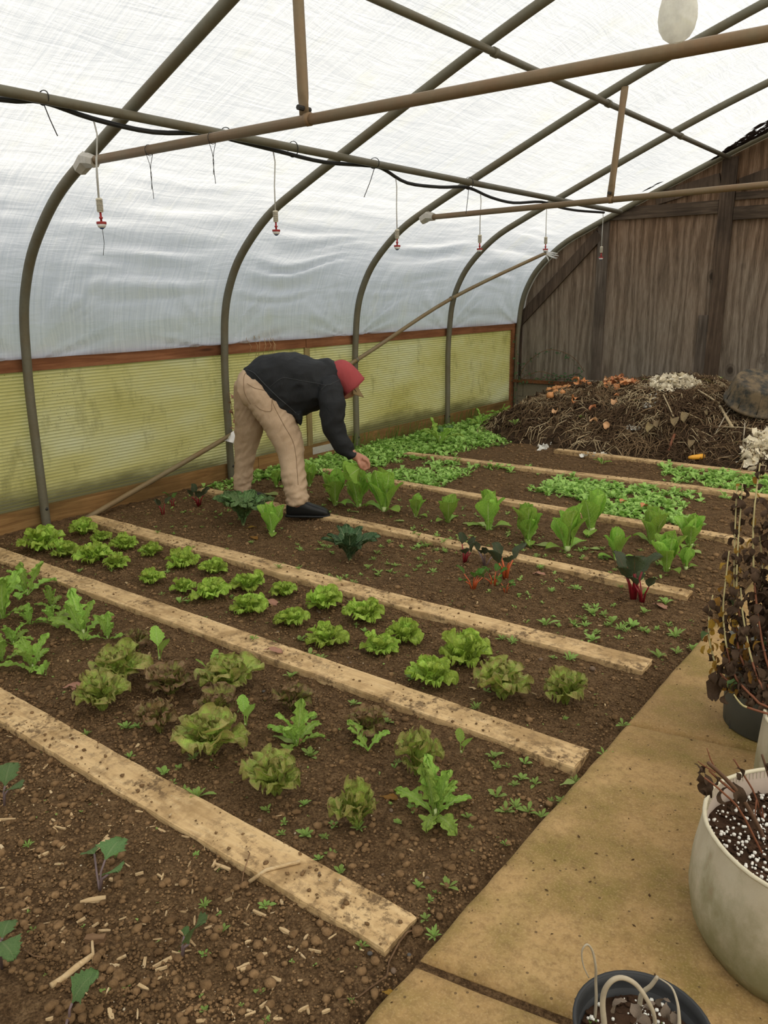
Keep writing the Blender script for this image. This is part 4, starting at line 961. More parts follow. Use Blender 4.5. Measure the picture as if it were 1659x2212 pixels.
for x, y, hpx, nl, lab in RO:
    t_, s, rg = plant('romaine_lettuce', lab, 'lettuce', x, y, 'romaine lettuces'); H_ = hpx*s*1.04; az = rg.uniform(0, 6)
    for i in range(nl):
        inn = i < nl*.45
        a = az+i*2.4+rg.uniform(-.3, .3); q = H_*(rg.uniform(.82, 1.02) if inn else rg.uniform(.68, .95))
        put_leaf(t_, 'rom_i' if inn else 'rom_o', rg, a, (q, q, q), H_*(.02 if inn else .05), -.005, rg.uniform(-.12, .12), rg.uniform(-.1, .1))
    for i in range(2 if hpx > 70 else 1):
        put_leaf(t_, 'rom_l', rg, az+i*2.9+.6, H_*.62, H_*.05, .0, rg.uniform(-.1, .1))
    MB().tube([(0, 0, -.01), (0, 0, H_*.10)], [H_*.055, H_*.07], 8).build('stem', M['palestem'], t_, True)
# mustard greens
MU = [(640, 1602, 100, 6, 'bright frilly mustard in front of a dark red lettuce'), (940, 1756, 128, 8, 'shiny bright mustard with curled leaves before the tall bronze lettuce'), (60, 1288, 92, 4, 'tall serrated mustard close to the long dirty plank'), (180, 1372, 102, 4, 'tall mustard with a long fallen leaf and pale stem'), (116, 1348, 56, 4, 'spreading mustard behind the tall pale stemmed one'),
      (233, 1380, 62, 4, 'slim small mustard standing alone'), (112, 1312, 56, 5, 'leafy mustard near the long dirty plank'), (65, 1348, 62, 4, 'narrow upright mustard among the taller mustards'), (6, 1335, 120, 6, 'tall bushy mustard cut by the left border'), (28, 1388, 60, 6, 'yellow green mustard cut by the left border'), (70, 1440, 86, 6, 'mustard with drooping pale outer leaves'), (5, 1425, 66, 5, 'pale ribbed mustard leaf cluster')]
for x, y, hpx, nl, lab in MU:
    t_, s, rg = plant('mustard_green', lab, 'leafy green', x, y, 'mustard greens'); H_ = hpx*s*1.02; az = rg.uniform(0, 6)
    for i in range(nl+2):
        a = az+i*2.3+rg.uniform(-.4, .4); q = H_*rg.uniform(.75, 1.05); up = i < nl*.6
        put_leaf(t_, 'must' if up else 'must_w', rg, a, q*(1 if up else .85), H_*.03, -.003, rg.uniform(-.15, .12), rg.uniform(-.2, .2))
    MB().tube([(0, 0, -.01), (0, 0, H_*.12)], H_*.035, 6).build('stem', M['palestem'], t_, True)
# two/three leaved seedlings
SD = [(530, 1567, 80, 2, 'two leaved seedling beside a reddish lettuce'), (344, 1420, 78, 2, 'two leaved seedling with pale roots showing'), (460, 1452, 66, 3, 'three leaved seedling against a bronze lettuce'), (996, 1624, 64, 2, 'single leaf seedling in front of the long dirty plank'), (97, 1450, 40, 3, 'small grey green seedling beside the wilted red rosette')]
for x, y, hpx, nl, lab in SD:
    t_, s, rg = plant('seedling', lab, 'seedling', x, y); H_ = hpx*s; az = rg.uniform(-.7, .2)
    for i in range(nl): put_leaf(t_, 'seedling', rg, az+i*(2.7 if nl == 2 else 2.1), H_*rg.uniform(.85, 1.05), .004, -.003, rg.uniform(-.05, .25))
    MB().tube([(0, 0, -.008), (0, 0, H_*.06)], H_*.03, 5).build('stem', M['palestem'], t_)
# white veined cabbage-like leaf pair
t_, s, rg = plant('seedling', 'white veined curled leaf pair in front of a dark red lettuce', 'seedling', 795, 1626)
for a, q in ((2.9, 88), (1.2, 66), (3.6, 40)): put_leaf(t_, 'must_w', rg, a, q*s, .0, .01, -.25)
# kale plants
for x, y, hpx, nl, key, lab in ((525, 1130, 84, 14, 'kale', 'curly grey green kale in front of the far leg'), (756, 1206, 88, 13, 'dkale', 'dark green kale with white stems below the narrow plank'), (950, 962, 66, 6, 'must_w', 'pale serrated kale standing in the weeds by the wall'), (1036, 925, 44, 6, 'must_w', 'low kale in the weeds beside the compost heap'), (958, 945, 30, 5, 'kale', 'small kale in the weeds by the wall'), (1085, 905, 34, 6, 'must_w', 'leafy kale at the wall corner by the compost heap'), (1300, 1002, 22, 6, 'must_w', 'small leafy plant by the brown plank of the compost heap')):
    t_, s, rg = plant('kale', lab, 'kale', x, y, 'kale plants'); H_ = hpx*s*1.05; az = rg.uniform(0, 6)
    for i in range(nl):
        put_leaf(t_, key if i else ('must' if key == 'must_w' else key), rg, az+i*2.4, H_*rg.uniform(.7, 1.0), .01, H_*.18*(i/nl), rg.uniform(-.55, .1) if i < nl*.6 else rg.uniform(-.1, .25))
    MB().tube([(0, 0, -.01), (.01, 0, H_*.4)], [H_*.035, H_*.02], 6).build('stem', M['palestem'], t_, True)
# kale seedlings in the front bed
def stem_leaf(t_, pts, r, mat, key, sc, az, tilt=0.):
    st = MB().tube(pts, r, 6).build('stem', mat, t_, True); p = pts[-1]
    me = LM[key][0]; o = obj('leaf', RNG.choice(LM[key]), t_, p, (0, tilt, az), sc); return o
for x, y, lab, leaves in ((215, 1922, 'young kale with a broad leaf and an arching purple stem', [((-.035, .02, .075), .075, 2.6, .05), ((.01, .03, .06), .06, .6, -.5), ((-.13, -.02, .03), .05, 3.6, .5)]),
                          (393, 2068, 'young kale with one upright leaf by the splintered chips', [((.01, .02, .05), .085, 1.0, -.9), ((-.02, .01, .05), .02, 2.5, -.5)]),
                          (4, 2092, 'purple kale leaf on a long stem at the left border', [((.045, .02, .115), .06, .6, .2), ((.03, .02, .11), .05, 3.0, .1)]),
                          (8, 1735, 'round green kale leaf cut by the left border', [((-.01, .01, .07), .075, 3.0, -.3), ((.0, .02, .06), .06, .8, -.3)]),
                          (150, 2212, 'kale leaf at the lower border', [((-.01, .01, .04), .07, 1.9, -.6), ((.05, .0, .03), .055, .2, .1)])):
    t_, s, rg = plant('kale_seedling', lab, 'kale')if False else (thing('kale_seedling', lab, 'kale', ground(x, y), -.65, 'kale seedlings in the front bed'), depth(ground(x, y))/FPX, random.Random(int(x)))
    for (q, sc, az, tl) in leaves:
        stem_leaf(t_, [(0, 0, -.005), (q[0]*.35, q[1]*.4, q[2]*.75), q], .0032, M['purplestem'], 'kaleflat', sc*1.3, az, tl)
# chard
def chard(x, y, hpx, n, lab, key, stem, spread=.45):
    t_, s, rg = plant('chard', lab, 'chard', x, y, 'chard plants'); H_ = hpx*s; az = rg.uniform(0, 6)
    for i in range(n):
        a = az+i*2.4+rg.uniform(-.4, .4); h = H_*rg.uniform(.42, .60); o_ = spread*H_*rg.uniform(.4, 1)
        q = (o_*math.cos(a), o_*math.sin(a), h)
        MB().tube([(0.008*math.cos(a), .008*math.sin(a), -.006), (q[0]*.45, q[1]*.45, h*.55), q], [H_*.035, H_*.026, H_*.018], 6).build('stem', stem, t_, True)
        put_leaf(t_, key, rg, a, H_*rg.uniform(.42, .58), o_*.98, h*.97, rg.uniform(-.2, .35), rg.uniform(-.3, .3), 'leaf')
chard(1003, 1213, 60, 4, 'dark chard leaning over the narrow plank, pale leaf beside it', 'chard', M['redstem']); chard(1048, 1222, 56, 4, 'wilting dark chard with black stems', 'chard', M['purplestem'], .6)
chard(1092, 1248, 92, 4, 'tall dark chard with orange stems', 'chard', M['orangestem'], .3); chard(1022, 1268, 54, 6, 'green chard with orange stems in front of the dark chards', 'chardg', M['orangestem'], .5)
chard(1066, 1262, 50, 5, 'young green chard with orange stems beside its twin', 'chardg', M['orangestem'], .5); chard(1092, 1276, 34, 4, 'small green chard with orange stems at the edge of the clump', 'chardg', M['orangestem'])
chard(1368, 1290, 112, 5, 'dark chard with deep red stems at the plank end', 'chard', M['redstem'], .28); chard(1388, 1296, 76, 4, 'lower dark chard with deep red stems over the pale romaine leaf', 'chard', M['redstem'], .35)
chard(430, 1090, 46, 7, 'bushy dark red chard by the wall board', 'chard', M['redstem'], .5); chard(352, 1108, 44, 3, 'grey leaved chard with red stem near the brace pipe', 'chard', M['redstem'], .3); chard(374, 1094, 38, 2, 'thin chard with bright red stem', 'chardg', M['redstem'], .25)
# fallen leaves
def fallen(x, y, wpx, az, key, lab, name='fallen_leaf', cat='leaf', group=None):
    p = on_z(x, y, .012); s = depth(p)/FPX; rg = random.Random(int(x+y))
    o = obj(name, rg.choice(LM[key]), None, (p[0], p[1], gz(p[0], p[1])+.008), (rg.uniform(-.1, .1), 0, az), wpx*s); tag(o, lab, cat, group)
fallen(820, 1712, 46, .4, 'yellow', 'orange yellow dried leaf beside the shiny mustard'); fallen(528, 1138, 30, 1.2, 'yellow', 'yellow dried leaf below the curly kale'); fallen(540, 1155, 30, -.2, 'yellow', 'second yellow dried leaf below the curly kale, further from its stem')
fallen(850, 1122, 26, .5, 'flatleaf', 'pale torn leaf on bare soil among the romaine'); fallen(1265, 1180, 34, .3, 'flatleaf', 'pale leaf lying at the narrow romaine'); fallen(1140, 1175, 60, .5, 'flatleaf', 'long pale leaf lying on the soil by the bushy romaine'); fallen(672, 1092, 44, 1.0, 'flatleaf', 'pale green leaf on the soil behind the clog')
fallen(560, 1062, 52, .2, 'flatleaf', 'large pale leaf on the soil behind the kale'); fallen(1400, 1252, 46, 2.6, 'flatleaf', 'wide pale leaf at the foot of the broad romaine'); fallen(1000, 1130, 60, .2, 'flatleaf', 'long thin leaf trailing from the squat romaine'); fallen(755, 1102, 24, .2, 'flatleaf', 'pale leaf scrap under the romaine in the hand row')
fallen(992, 1166, 28, 1.2, 'flatleaf', 'yellowish leaf standing by the dark chard'); fallen(1272, 1190, 20, .9, 'flatleaf', 'small yellow green scrap by the tallest romaine'); fallen(1480, 1186, 40, -.2, 'flatleaf', 'pale round leaf on the soil past the romaines')
fallen(575, 1290, 44, -.2, 'wilted', 'pink wilted leaf beside a frilly lettuce'); fallen(570, 1412, 48, .35, 'wilted', 'pink wilted leaf lying on the long dirty plank'); fallen(135, 1482, 46, .9, 'wilted', 'red and white wilted leaf in the mustard corner'); fallen(165, 1468, 40, -.6, 'wilted', 'purple wilted leaf in the mustard corner')
fallen(1210, 1690, 40, 1.0, 'flatleaf', 'curled pale green leaf scrap by the plank end'); fallen(825, 2142, 30, .5, 'yellow', 'yellowed leaf scrap at the path corner'); fallen(1470, 2052, 34, .4, 'wilted', 'purplish dead leaf on the concrete path'); fallen(1615, 2195, 18, 1.0, 'wilted', 'pale dead leaf on the path under the big fabric pot')
fallen(1150, 1238, 30, 0.4, 'wilted', 'dark wilted chard leaf on the soil'); fallen(1410, 1298, 40, -.3, 'wilted', 'brown fallen leaf below the narrow plank end'); fallen(175, 1335, 62, 3.4, 'flatleaf', 'pale stemmed leaf lying flat beside the tall mustard'); fallen(590, 1585, 66, .2, 'flatleaf', 'lobed pale green leaf lying flat by the bright mustard')

# ================================================================== weeds
def weed_mesh(seed, n, mat, name='weed_rosette', L=.5, W=.16):
    r = random.Random(seed); V = []; Q = []; UV = []; b = 0
    for i in range(n):
        az = i*2.4+r.uniform(-.3, .3); q = L*r.uniform(.65, 1.05)*(1-.35*(i/n)); el0 = math.radians(r.uniform(28, 55)+30*i/n); el1 = math.radians(r.uniform(-25, 15)+35*i/n)
        nv = 6; x = z = 0
        P = []
        for j in range(nv):
            t = j/(nv-1); a = el0+(el1-el0)*t
            w_ = W*r.uniform(.9, 1.1)*[.18, .30, .62, 1.0, .82, .12][j]*.5*q/L
            for sg, dz in ((-1, .012), (0, 0), (1, .012)):
                P.append((x, sg*w_, z+dz*abs(sg)*w_*20))
                UV.append((sg*.5+.5, t))
            x += q/(nv-1)*math.cos(a); z += q/(nv-1)*math.sin(a)
        for (px_, py_, pz_) in P: V.append((px_*math.cos(az)-py_*math.sin(az), px_*math.sin(az)+py_*math.cos(az), pz_))
        Q.append(grid_faces(nv, 3)+b); b += nv*3
    return fast_mesh(name, V, np.concatenate(Q), mat, UV)
WEED = [weed_mesh(k, (7, 8, 9, 6, 10, 12)[k], M['weed'], L=.5, W=(.18, .20, .17, .24, .18, .12)[k]) for k in range(6)]
COTY = [weed_mesh(70+k, (3, 4)[k], M['weed'], 'weed_seedling', .5, .30) for k in range(2)]
def bed_of(y): return int(np.searchsorted([1.37, 2.38, 3.22, 4.28, 5.45, 6.66, 7.6], y))
BEDN = ['in the wood chip soil in front of the planks', 'in the red lettuce bed', 'in the frilly green lettuce bed', 'in the chard bed', 'in the romaine bed', 'in the weedy bed behind the romaines', 'in the bed at the foot of the compost heap', 'on the compost side']
LMK = [(np.array(o.location[:2]), o['label']) for o in list(COL.objects) if o.parent is None and o.name.split('.')[0] in ('lettuce', 'romaine_lettuce', 'mustard_green', 'seedling', 'kale', 'kale_seedling', 'chard', 'pebble', 'stick') and 'label' in o]
_cnt = {}
for _, l_ in LMK: _cnt[l_] = _cnt.get(l_, 0)+1
LMK = [(q, l_) for q, l_ in LMK if _cnt[l_] == 1 and len(l_.split()) <= 12]
def weed(x, y, wpx, me=None, rg=RNG, name='weed_rosette'):
    p = on_z(x, y, 0); s = depth(p)/FPX; q = wpx*s*1.3; z = gz(p[0], p[1])
    me = me or rg.choice(WEED)
    o = obj(name, me, None, (p[0], p[1], z-.002), (rg.uniform(-.15, .15), rg.uniform(-.15, .15), rg.uniform(0, 6.28)), q); b = bed_of(p[1])
    near_ = sorted((float(np.hypot(*(q_-p[:2]))), l_) for q_, l_ in LMK if bed_of(q_[1]) == b)
    lab_ = ('weed rosette beside the ' + near_[0][1]) if near_ and near_[0][0] < .38 else 'small green weed rosette ' + BEDN[b]
    tag(o, lab_, 'weed', 'weed rosettes ' + BEDN[b])
W1 = [(273, 1574, 44), (298, 1574, 30), (186, 1589, 34), (280, 1637, 34), (419, 1642, 38), (387, 1661, 26), (354, 1674, 44), (372, 1693, 28), (400, 1708, 32), (427, 1722, 66), (669, 1627, 46), (577, 1748, 32), (656, 1738, 38), (613, 1777, 26), (609, 1800, 26), (660, 1806, 42), (721, 1786, 34), (701, 1808, 26), (718, 1846, 32), (689, 1858, 34), (736, 1884, 40),
      (627, 1459, 40), (678, 1548, 30), (589, 1389, 26), (649, 1376, 30), (669, 1418, 48), (692, 1425, 40), (671, 1630, 40), (857, 1648, 24), (852, 1658, 24), (893, 1746, 36), (861, 1776, 28), (777, 1788, 46), (663, 1806, 30), (1011, 1764, 32), (1017, 1788, 22), (1091, 1824, 30), (903, 1921, 38), (966, 1925, 52), (941, 1936, 20), (928, 1953, 26),
      (1066, 1636, 44), (1072, 1655, 34), (1097, 1655, 22), (1133, 1649, 34), (1127, 1683, 38), (1112, 1694, 28), (1156, 1692, 36), (1245, 1686, 32), (1304, 1637, 46), (1215, 1729, 40), (1190, 1725, 24), (1072, 1722, 50), (1093, 1752, 46), (1114, 1742, 42), (1142, 1752, 48), (1169, 1764, 40), (1028, 1533, 34), (764, 1518, 32), (836, 1560, 32), (939, 2026, 46), (781, 2046, 40), (920, 1993, 34),
      (1179, 1353, 50), (1239, 1348, 38), (1279, 1324, 46), (1322, 1339, 46), (1365, 1350, 44), (1387, 1361, 36), (1460, 1370, 50), (1423, 1420, 46), (1279, 1384, 46), (1109, 1393, 34), (1230, 1430, 42), (1195, 1426, 24), (1438, 1303, 46), (1496, 1399, 42), (1463, 1410, 36), (890, 1468, 42), (1085, 1384, 28), (1240, 1352, 24), (1290, 1370, 26), (1310, 1349, 26), (1340, 1356, 34), (1400, 1365, 26),
      (441, 1956, 36), (573, 1958, 42), (423, 1848, 26), (481, 2010, 36), (439, 2060, 30), (441, 2184, 28), (58, 1822, 30), (253, 1844, 26), (577, 2205, 26), (760, 2165, 24), (945, 2075, 20), (388, 1302, 40), (405, 1300, 24), (440, 1338, 24), (362, 1240, 22), (548, 1392, 26), (788, 1362, 26), (770, 1350, 20), (598, 1342, 22), (500, 1290, 20), (350, 1288, 18), (172, 1240, 26), (240, 1236, 22), (1345, 1572, 34), (1370, 1560, 28), (1220, 1556, 20), (1050, 1498, 24)]
for q in W1: weed(*q)
for q in ((226, 2150, 26), (277, 2137, 30), (69, 2003, 26), (165, 2090, 22), (475, 1975, 20), (100, 2110, 16), (270, 2150, 14), (560, 2140, 30), (470, 1880, 14)): weed(*q, me=RNG.choice(COTY), name='weed_seedling')
# more rosettes where the photograph shows them in drifts
rg = random.Random(77); cnt = 0
zones = [((900, 1190), 90, 26, 22, 20), ((700, 1180), 70, 20, 14, 16), ((1340, 1340), 120, 40, 16, 26), ((1200, 1260), 120, 30, 12, 20), ((1250, 1190), 120, 30, 10, 18), ((860, 1230), 120, 26, 14, 20), ((420, 1140), 120, 36, 14, 14), ((1400, 1210), 100, 30, 8, 20), ((700, 1240), 120, 30, 8, 18)]
for (cx, cy), rx, ry, n, wp in zones:
    for i in range(n):
        weed(cx+rg.gauss(0, rx*.6), cy+rg.gauss(0, ry*.6), wp*rg.uniform(.8, 1.4), rg=rg); cnt += 1
# uncountable ground cover of the back beds and tiny sprouts
def cover(name, label, pts, seed):
    r = np.random.RandomState(seed); V = []; Q = []; UV = []; b = 0
    for (x, y, s) in pts:
        n = r.randint(4, 8); z = hs(x, y)
        for i in range(n):
            az = r.uniform(0, 6.28); L = s*r.uniform(.5, 1); w_ = L*r.uniform(.22, .42); h = L*r.uniform(.15, 1.0)
            ca, sa = math.cos(az), math.sin(az)
            for (u, v_, hh, uu, vv) in ((0, 0, 0, .5, 0), (.55*L, -w_, h*.9, 0, .5), (L, 0, h*.8, .5, 1), (.55*L, w_, h*.9, 1, .5)):
                V.append((x+u*ca-v_*sa, y+u*sa+v_*ca, z+hh)); UV.append((uu, vv))
            Q.append((b, b+1, b+2, b+3)); b += 4
    o = obj(name, fast_mesh(name, V, np.array(Q), M['weed'], UV)); tag(o, label, 'weeds', kind='stuff')
r = np.random.RandomState(5); pts = []
def drift(n, f, smin_=.03, smax_=.07):
    k = 0
    while k < n:
        x, y = r.uniform(-5.38, -1.0), r.uniform(4.4, 10.1)
        if r.rand() < f(x, y) and (plank_top(x, y) is None or r.rand() < .25): pts.append((x, y, r.uniform(smin_, smax_))); k += 1
def dens(x, y):
    if y > np.interp(x, [-5.3, -4.9, -4.2, -3.4, -1.5, -.9], [8.9, 8.4, 7.85, 7.74, 7.74, 7.8]) and x > -5.2: return 0.
    wall = max(0, 1-(x+5.4)/(.5+.28*max(0, y-5)))          # thick along the wall, widening to the back
    n1 = float(vnoise(x*1.5, y*1.8, 4.4))
    d = .9*wall**.7 if y > 5.0 else .45*max(0, 1-(x+5.4)/.35)
    if 5.55 < y < 6.6: d = max(d, .5*max(0, min(1, n1*2.5+.25))*(x < -1.3))
    if 6.7 < y < 7.6: d = max(d, .42*max(0, min(1, n1*2.5+.12))*(x < -1.2))
    return d
drift(4400, dens, .03, .075)
cover('weed_cover', 'dense low green weeds covering the soil along the wall and in the back beds', pts, 6)
pts = []
for i in range(900):
    y = r.uniform(.8, 4.3)*1.0; x = r.uniform(-5.3, -.97)
    if plank_top(x, y) is None: pts.append((x, y, r.uniform(.004, .011)))
for i in range(500):
    y = r.uniform(3.3, 5.3); x = r.uniform(-5.3, -1.1)
    if vnoise(x*2, y*2, 1.1) > .1 and plank_top(x, y) is None: pts.append((x, y, r.uniform(.012, .03)))
cover('sprout_cover', 'tiny green sprouts dotted over the bare soil', pts, 8)
# grass tuft at the wall foot
M['grassblade'] = m_leaf('grass_blade', (.16, .25, .05), (.09, .16, .03), trans=.3)
mb = MB(); rg = random.Random(4)
for i in range(260):
    y = rg.uniform(6.3, 9.2); x = -5.38+rg.uniform(0, .06); h = rg.uniform(.08, .24); dx, dy = rg.uniform(0, .12), rg.uniform(-.1, .1)
    mb.add([(x, y-.003, 0), (x, y+.003, 0), (x+dx*.5, y+dy*.5+.003, h*.8), (x+dx*.5, y+dy*.5-.003, h*.8), (x+dx, y+dy, h)], [(0, 1, 2, 3), (3, 2, 4)])
tag(mb.build('wall_grass', M['grassblade']), 'thin grass blades growing against the wall board', 'grass', kind='stuff')

# ================================================================== person bending over the romaine row
P0 = np.array([-4.2, 4.35, 0.]); NF = np.array([CM[2][0], CM[2][1], 0]); NF /= np.linalg.norm(NF)
UR = np.array([CM[0][0], CM[0][1], 0]); UR /= np.linalg.norm(UR)
def pp(cx, cy, w_=0.):
    """point of the figure: position in the study crop, and offset w_ away from the viewer side"""
    d = ray(480+cx/4.879, 740+cy/4.879); t = (NF @ (P0-CAM) + w_)/(NF @ d); return Vector(CAM+d*t)
PXM = depth(P0)/FPX/4.879          # metres per crop pixel
NV = Vector(NF)
def ring_pts(c, d1, a, d2, b, n=20, sq=1.0):
    return [c + d1*(a*math.copysign(abs(math.cos(q))**sq, math.cos(q))) + d2*(b*math.copysign(abs(math.sin(q))**sq, math.sin(q))) for q in [2*math.pi*k/n for k in range(n)]]
def loft(mb, rings, cap=True):
    n = len(rings[0]); b = [p for r in rings for p in r]; m = len(rings)
    fs = [(i*n+k, i*n+(k+1) % n, (i+1)*n+(k+1) % n, (i+1)*n+k) for i in range(m-1) for k in range(n)]
    if cap: fs += [tuple(range(n-1, -1, -1)), tuple((m-1)*n+k for k in range(n))]
    mb.add(b, fs)
def limb(mb, pts, depth_k=1.0, n=20):
    """pts: (cx, cy, r in crop px, w)"""
    C = [pp(x, y, w_) for x, y, r_, w_ in pts]; rings = []
    for i, (x, y, r_, w_) in enumerate(pts):
        t = (C[min(i+1, len(C)-1)]-C[max(i-1, 0)]).normalized(); d2 = (NV - t*NV.dot(t)).normalized(); d1 = t.cross(d2)
        rr = r_*PXM*(1+.15*w_)
        rings.append(ring_pts(C[i], d1, rr, d2, rr*depth_k, n))
    loft(mb, rings)
def span(mb, rows, n=28):
    """rows: (top crop xy, bottom crop xy, half depth m, w centre)"""
    rings = []
    for (a, b, hd, w_) in rows:
        A = pp(*a, w_); B = pp(*b, w_); c = (A+B)/2; d1 = (A-B)/2
        rings.append(ring_pts(c, d1.normalized(), d1.length, NV, hd, n, .85))
    loft(mb, rings)
def union(mb, voxel, smooth=6, folds=None):
    me = mb.mesh('tmp', []); 
    for m_ in list(me.materials): pass
    bmx = bmesh.new(); bmx.from_mesh(me); bmesh.ops.recalc_face_normals(bmx, faces=bmx.faces); bmx.to_mesh(me); bmx.free()
    o = bpy.data.objects.new('tmp', me); COL.objects.link(o)
    r_ = o.modifiers.new('r', 'REMESH'); r_.mode = 'VOXEL'; r_.voxel_size = voxel
    s_ = o.modifiers.new('s', 'SMOOTH'); s_.factor = .5; s_.iterations = smooth
    dg = bpy.context.evaluated_depsgraph_get(); ev = o.evaluated_get(dg)
    out = bpy.data.meshes.new_from_object(ev)
    bpy.data.objects.remove(o, do_unlink=True); bpy.data.meshes.remove(me)
    if folds:
        nrm = [v.normal.copy() for v in out.vertices]
        for v, n_ in zip(out.vertices, nrm): v.co += n_*folds(v.co)
    out.materials.clear(); out.shade_smooth(); return out
def dress(name, mesh, mat, parent, base):
    mesh.materials.append(mat); mesh.transform(Matrix.Translation(-base)); mesh.name = name
    return obj(name, mesh, parent)
class _E(MB):
    def mesh(s, name, mats, smooth=False):
        me = bpy.data.meshes.new(name); me.from_pydata(s.v, [], s.f); me.update(); return me
base = Vector((-4.2, 4.33, 0.0)); base.z = .03
person = thing('person', 'person in black jacket, tan trousers and red hood bending to pick romaine', 'person', base)
M['trouser'] = m_cloth('tan_trousers', (.50, .36, .245), 300, .14, dirt=(.34, .225, .135))
M['thread'] = m_plain('trouser_seam', (.25, .165, .10), .9)
M['piping'] = m_plain('jacket_seam', (.05, .052, .055), .8)
M['jacket'] = m_cloth('black_jacket', (.020, .021, .023), 300, .25, .65)
M['hood'] = m_cloth('red_hood', (.33, .062, .065), 300, .2)
M['cap'] = m_cloth('tan_cap', (.24, .17, .085), 300, .2)
M['capunder'] = m_cloth('brown_cap_underside', (.10, .062, .032), 300, .2)
M['skin'] = m_plain('skin', (.42, .195, .125), .5, .35, .15, 30, .1)
M['clog'] = m_plain('black_rubber_clog', (.010, .010, .010), .42, .3, .2, 12, .1)
M['glasses'] = m_plain('dark_glasses', (.015, .012, .010), .3, .5)
M['hairs'] = m_plain('grey_hair', (.13, .10, .08), .8)
WN, WFR = -.135, .22

# --- trousers
near = [(330, 440, 165, -.07), (395, 540, 176, -.09), (500, 690, 172, -.11), (610, 860, 168, -.125), (690, 1030, 158, -.135), (722, 1150, 138, -.155), (735, 1260, 126, -.18), (752, 1400, 128, -.21), (775, 1540, 117, -.24), (795, 1650, 115, -.26), (800, 1712, 116, -.27)]
far = [(290, 440, 150, .05), (275, 560, 150, .08), (285, 720, 152, .12), (290, 880, 152, .16), (262, 1020, 132, .19), (243, 1140, 112, .21), (232, 1270, 98, .22), (222, 1400, 94, .23), (216, 1500, 92, .23), (212, 1562, 92, .23)]
mb = _E(); limb(mb, near, 1.0); limb(mb, far, 1.0)
span(mb, [((160, 400), (260, 660), .15, -.01), ((178, 330), (420, 680), .180, -.01), ((232, 272), (520, 650), .180, -.01), ((330, 268), (600, 620), .165, -.01), ((450, 300), (660, 560), .15, -.01)])
def tf(co):
    q = co - base; u = q.dot(Vector(UR)); z = q.z
    low = max(0, 1-abs(z-.10)/.26)
    a = mnoise.noise((u*9+z*7, z*26-u*15, q.dot(NV)*7))
    b = abs(mnoise.noise((u*5, z*14-u*20, q.dot(NV)*5+4)))
    return .010*a*(.5+1.3*low) + .020*(.35-b)*(.55+.5*low) + .007*mnoise.noise((u*30, z*45, q.dot(NV)*30))*low
trou = dress('trousers', union(mb, .009, 5, tf), M['trouser'], person, base)
# pocket and seams standing slightly proud of the cloth
def seam(name, pts, w_, r_, mat, parent, mesh_o=None):
    """polyline snapped onto the near surface of a garment"""
    P = []; pts = [tuple(q) for q in catmull(pts, 10)]
    for x, y in pts:
        a = pp(x, y, -.6); d = Vector(ray(480+x/4.879, 740+y/4.879)).normalized()
        hit, loc, n_, i_ = mesh_o.ray_cast(a-base-d*.05, d)
        P.append((loc - d*r_*.6) if hit else (pp(x, y, w_)-base))
    mb_ = MB(); mb_.tube(P, r_, 5); return mb_.build(name, mat, parent, True)
bpy.context.view_layer.update()
seam('pocket_seam', [(262, 432), (340, 478), (430, 500), (520, 520), (522, 640), (512, 722), (420, 712), (345, 660)], -.25, .0022, M['thread'], trou, trou)
seam('centre_seam', [(272, 290), (232, 350), (226, 440), (240, 540), (300, 650)], -.25, .0025, M['thread'], trou, trou)
seam('side_seam', [(530, 540), (535, 640), (640, 850), (740, 1030), (775, 1180), (790, 1350), (800, 1500)], -.25, .0022, M['thread'], trou, trou)
seam('belt_loop', [(270, 282), (262, 316)], -.2, .005, M['jacket'], trou, trou)

# --- jacket
mb = _E()
span(mb, [((226, 275), (826, 868), .185, -.01), ((300, 215), (818, 800), .205, -.01), ((400, 152), (850, 772), .215, -.005), ((520, 115), (905, 752), .22, 0.), ((660, 104), (985, 722), .225, 0.), ((800, 122), (1050, 690), .235, 0.), ((930, 165), (1110, 640), .235, 0.), ((1050, 190), (1180, 590), .20, 0.), ((1140, 210), (1250, 545), .14, 0.), ((1205, 262), (1285, 500), .105, 0.)])
limb(mb, [(1120, 430, 120, -.15), (1140, 500, 130, -.20), (1156, 640, 132, -.235), (1162, 790, 124, -.245), (1178, 915, 112, -.245), (1232, 1025, 100, -.24), (1310, 1118, 86, -.23), (1382, 1198, 72, -.225)], .95)
limb(mb, [(1080, 440, 120, .14), (1030, 520, 120, .21), (920, 600, 112, .24), (800, 660, 100, .23), (720, 760, 86, .17), (655, 850, 74, .10)], .9)
limb(mb, [(1020, 215, 40, 0), (1100, 225, 62, 0), (1175, 260, 70, 0), (1245, 350, 66, 0), (1272, 430, 50, 0)], 2.0)       # collar roll
limb(mb, [(800, 740, 40, -.14), (815, 810, 24, -.14), (824, 875, 9, -.14)], 1.5)
def jf(co):
    q = co - base; u = q.dot(Vector(UR)); z = q.z; n_ = q.dot(NV)
    sl = max(0, min(1, (u-.36)/.1))*(z < .95)
    a = mnoise.noise((u*7+z*4, z*9-u*6, n_*6)); b = abs(mnoise.noise((u*9-z*8, z*8+u*5, n_*5+9)))
    return .012*a + .018*(.3-b) + sl*.012*mnoise.noise((u*10, z*24, n_*8))
jack = dress('jacket', union(mb, .009, 4, jf), M['jacket'], person, base)
bpy.context.view_layer.update()
seam('yoke_seam', [(500, 470), (620, 380), (720, 380), (850, 405), (1000, 430), (1110, 448), (1240, 390)], -.25, .0022, M['piping'], jack, jack)
seam('armhole_seam', [(1040, 500), (1090, 455), (1150, 440)], -.25, .0022, M['piping'], jack, jack)
seam('hem', [(245, 285), (330, 318), (420, 412), (500, 492), (600, 588), (700, 672), (780, 745)], -.25, .0035, M['piping'], jack, jack)

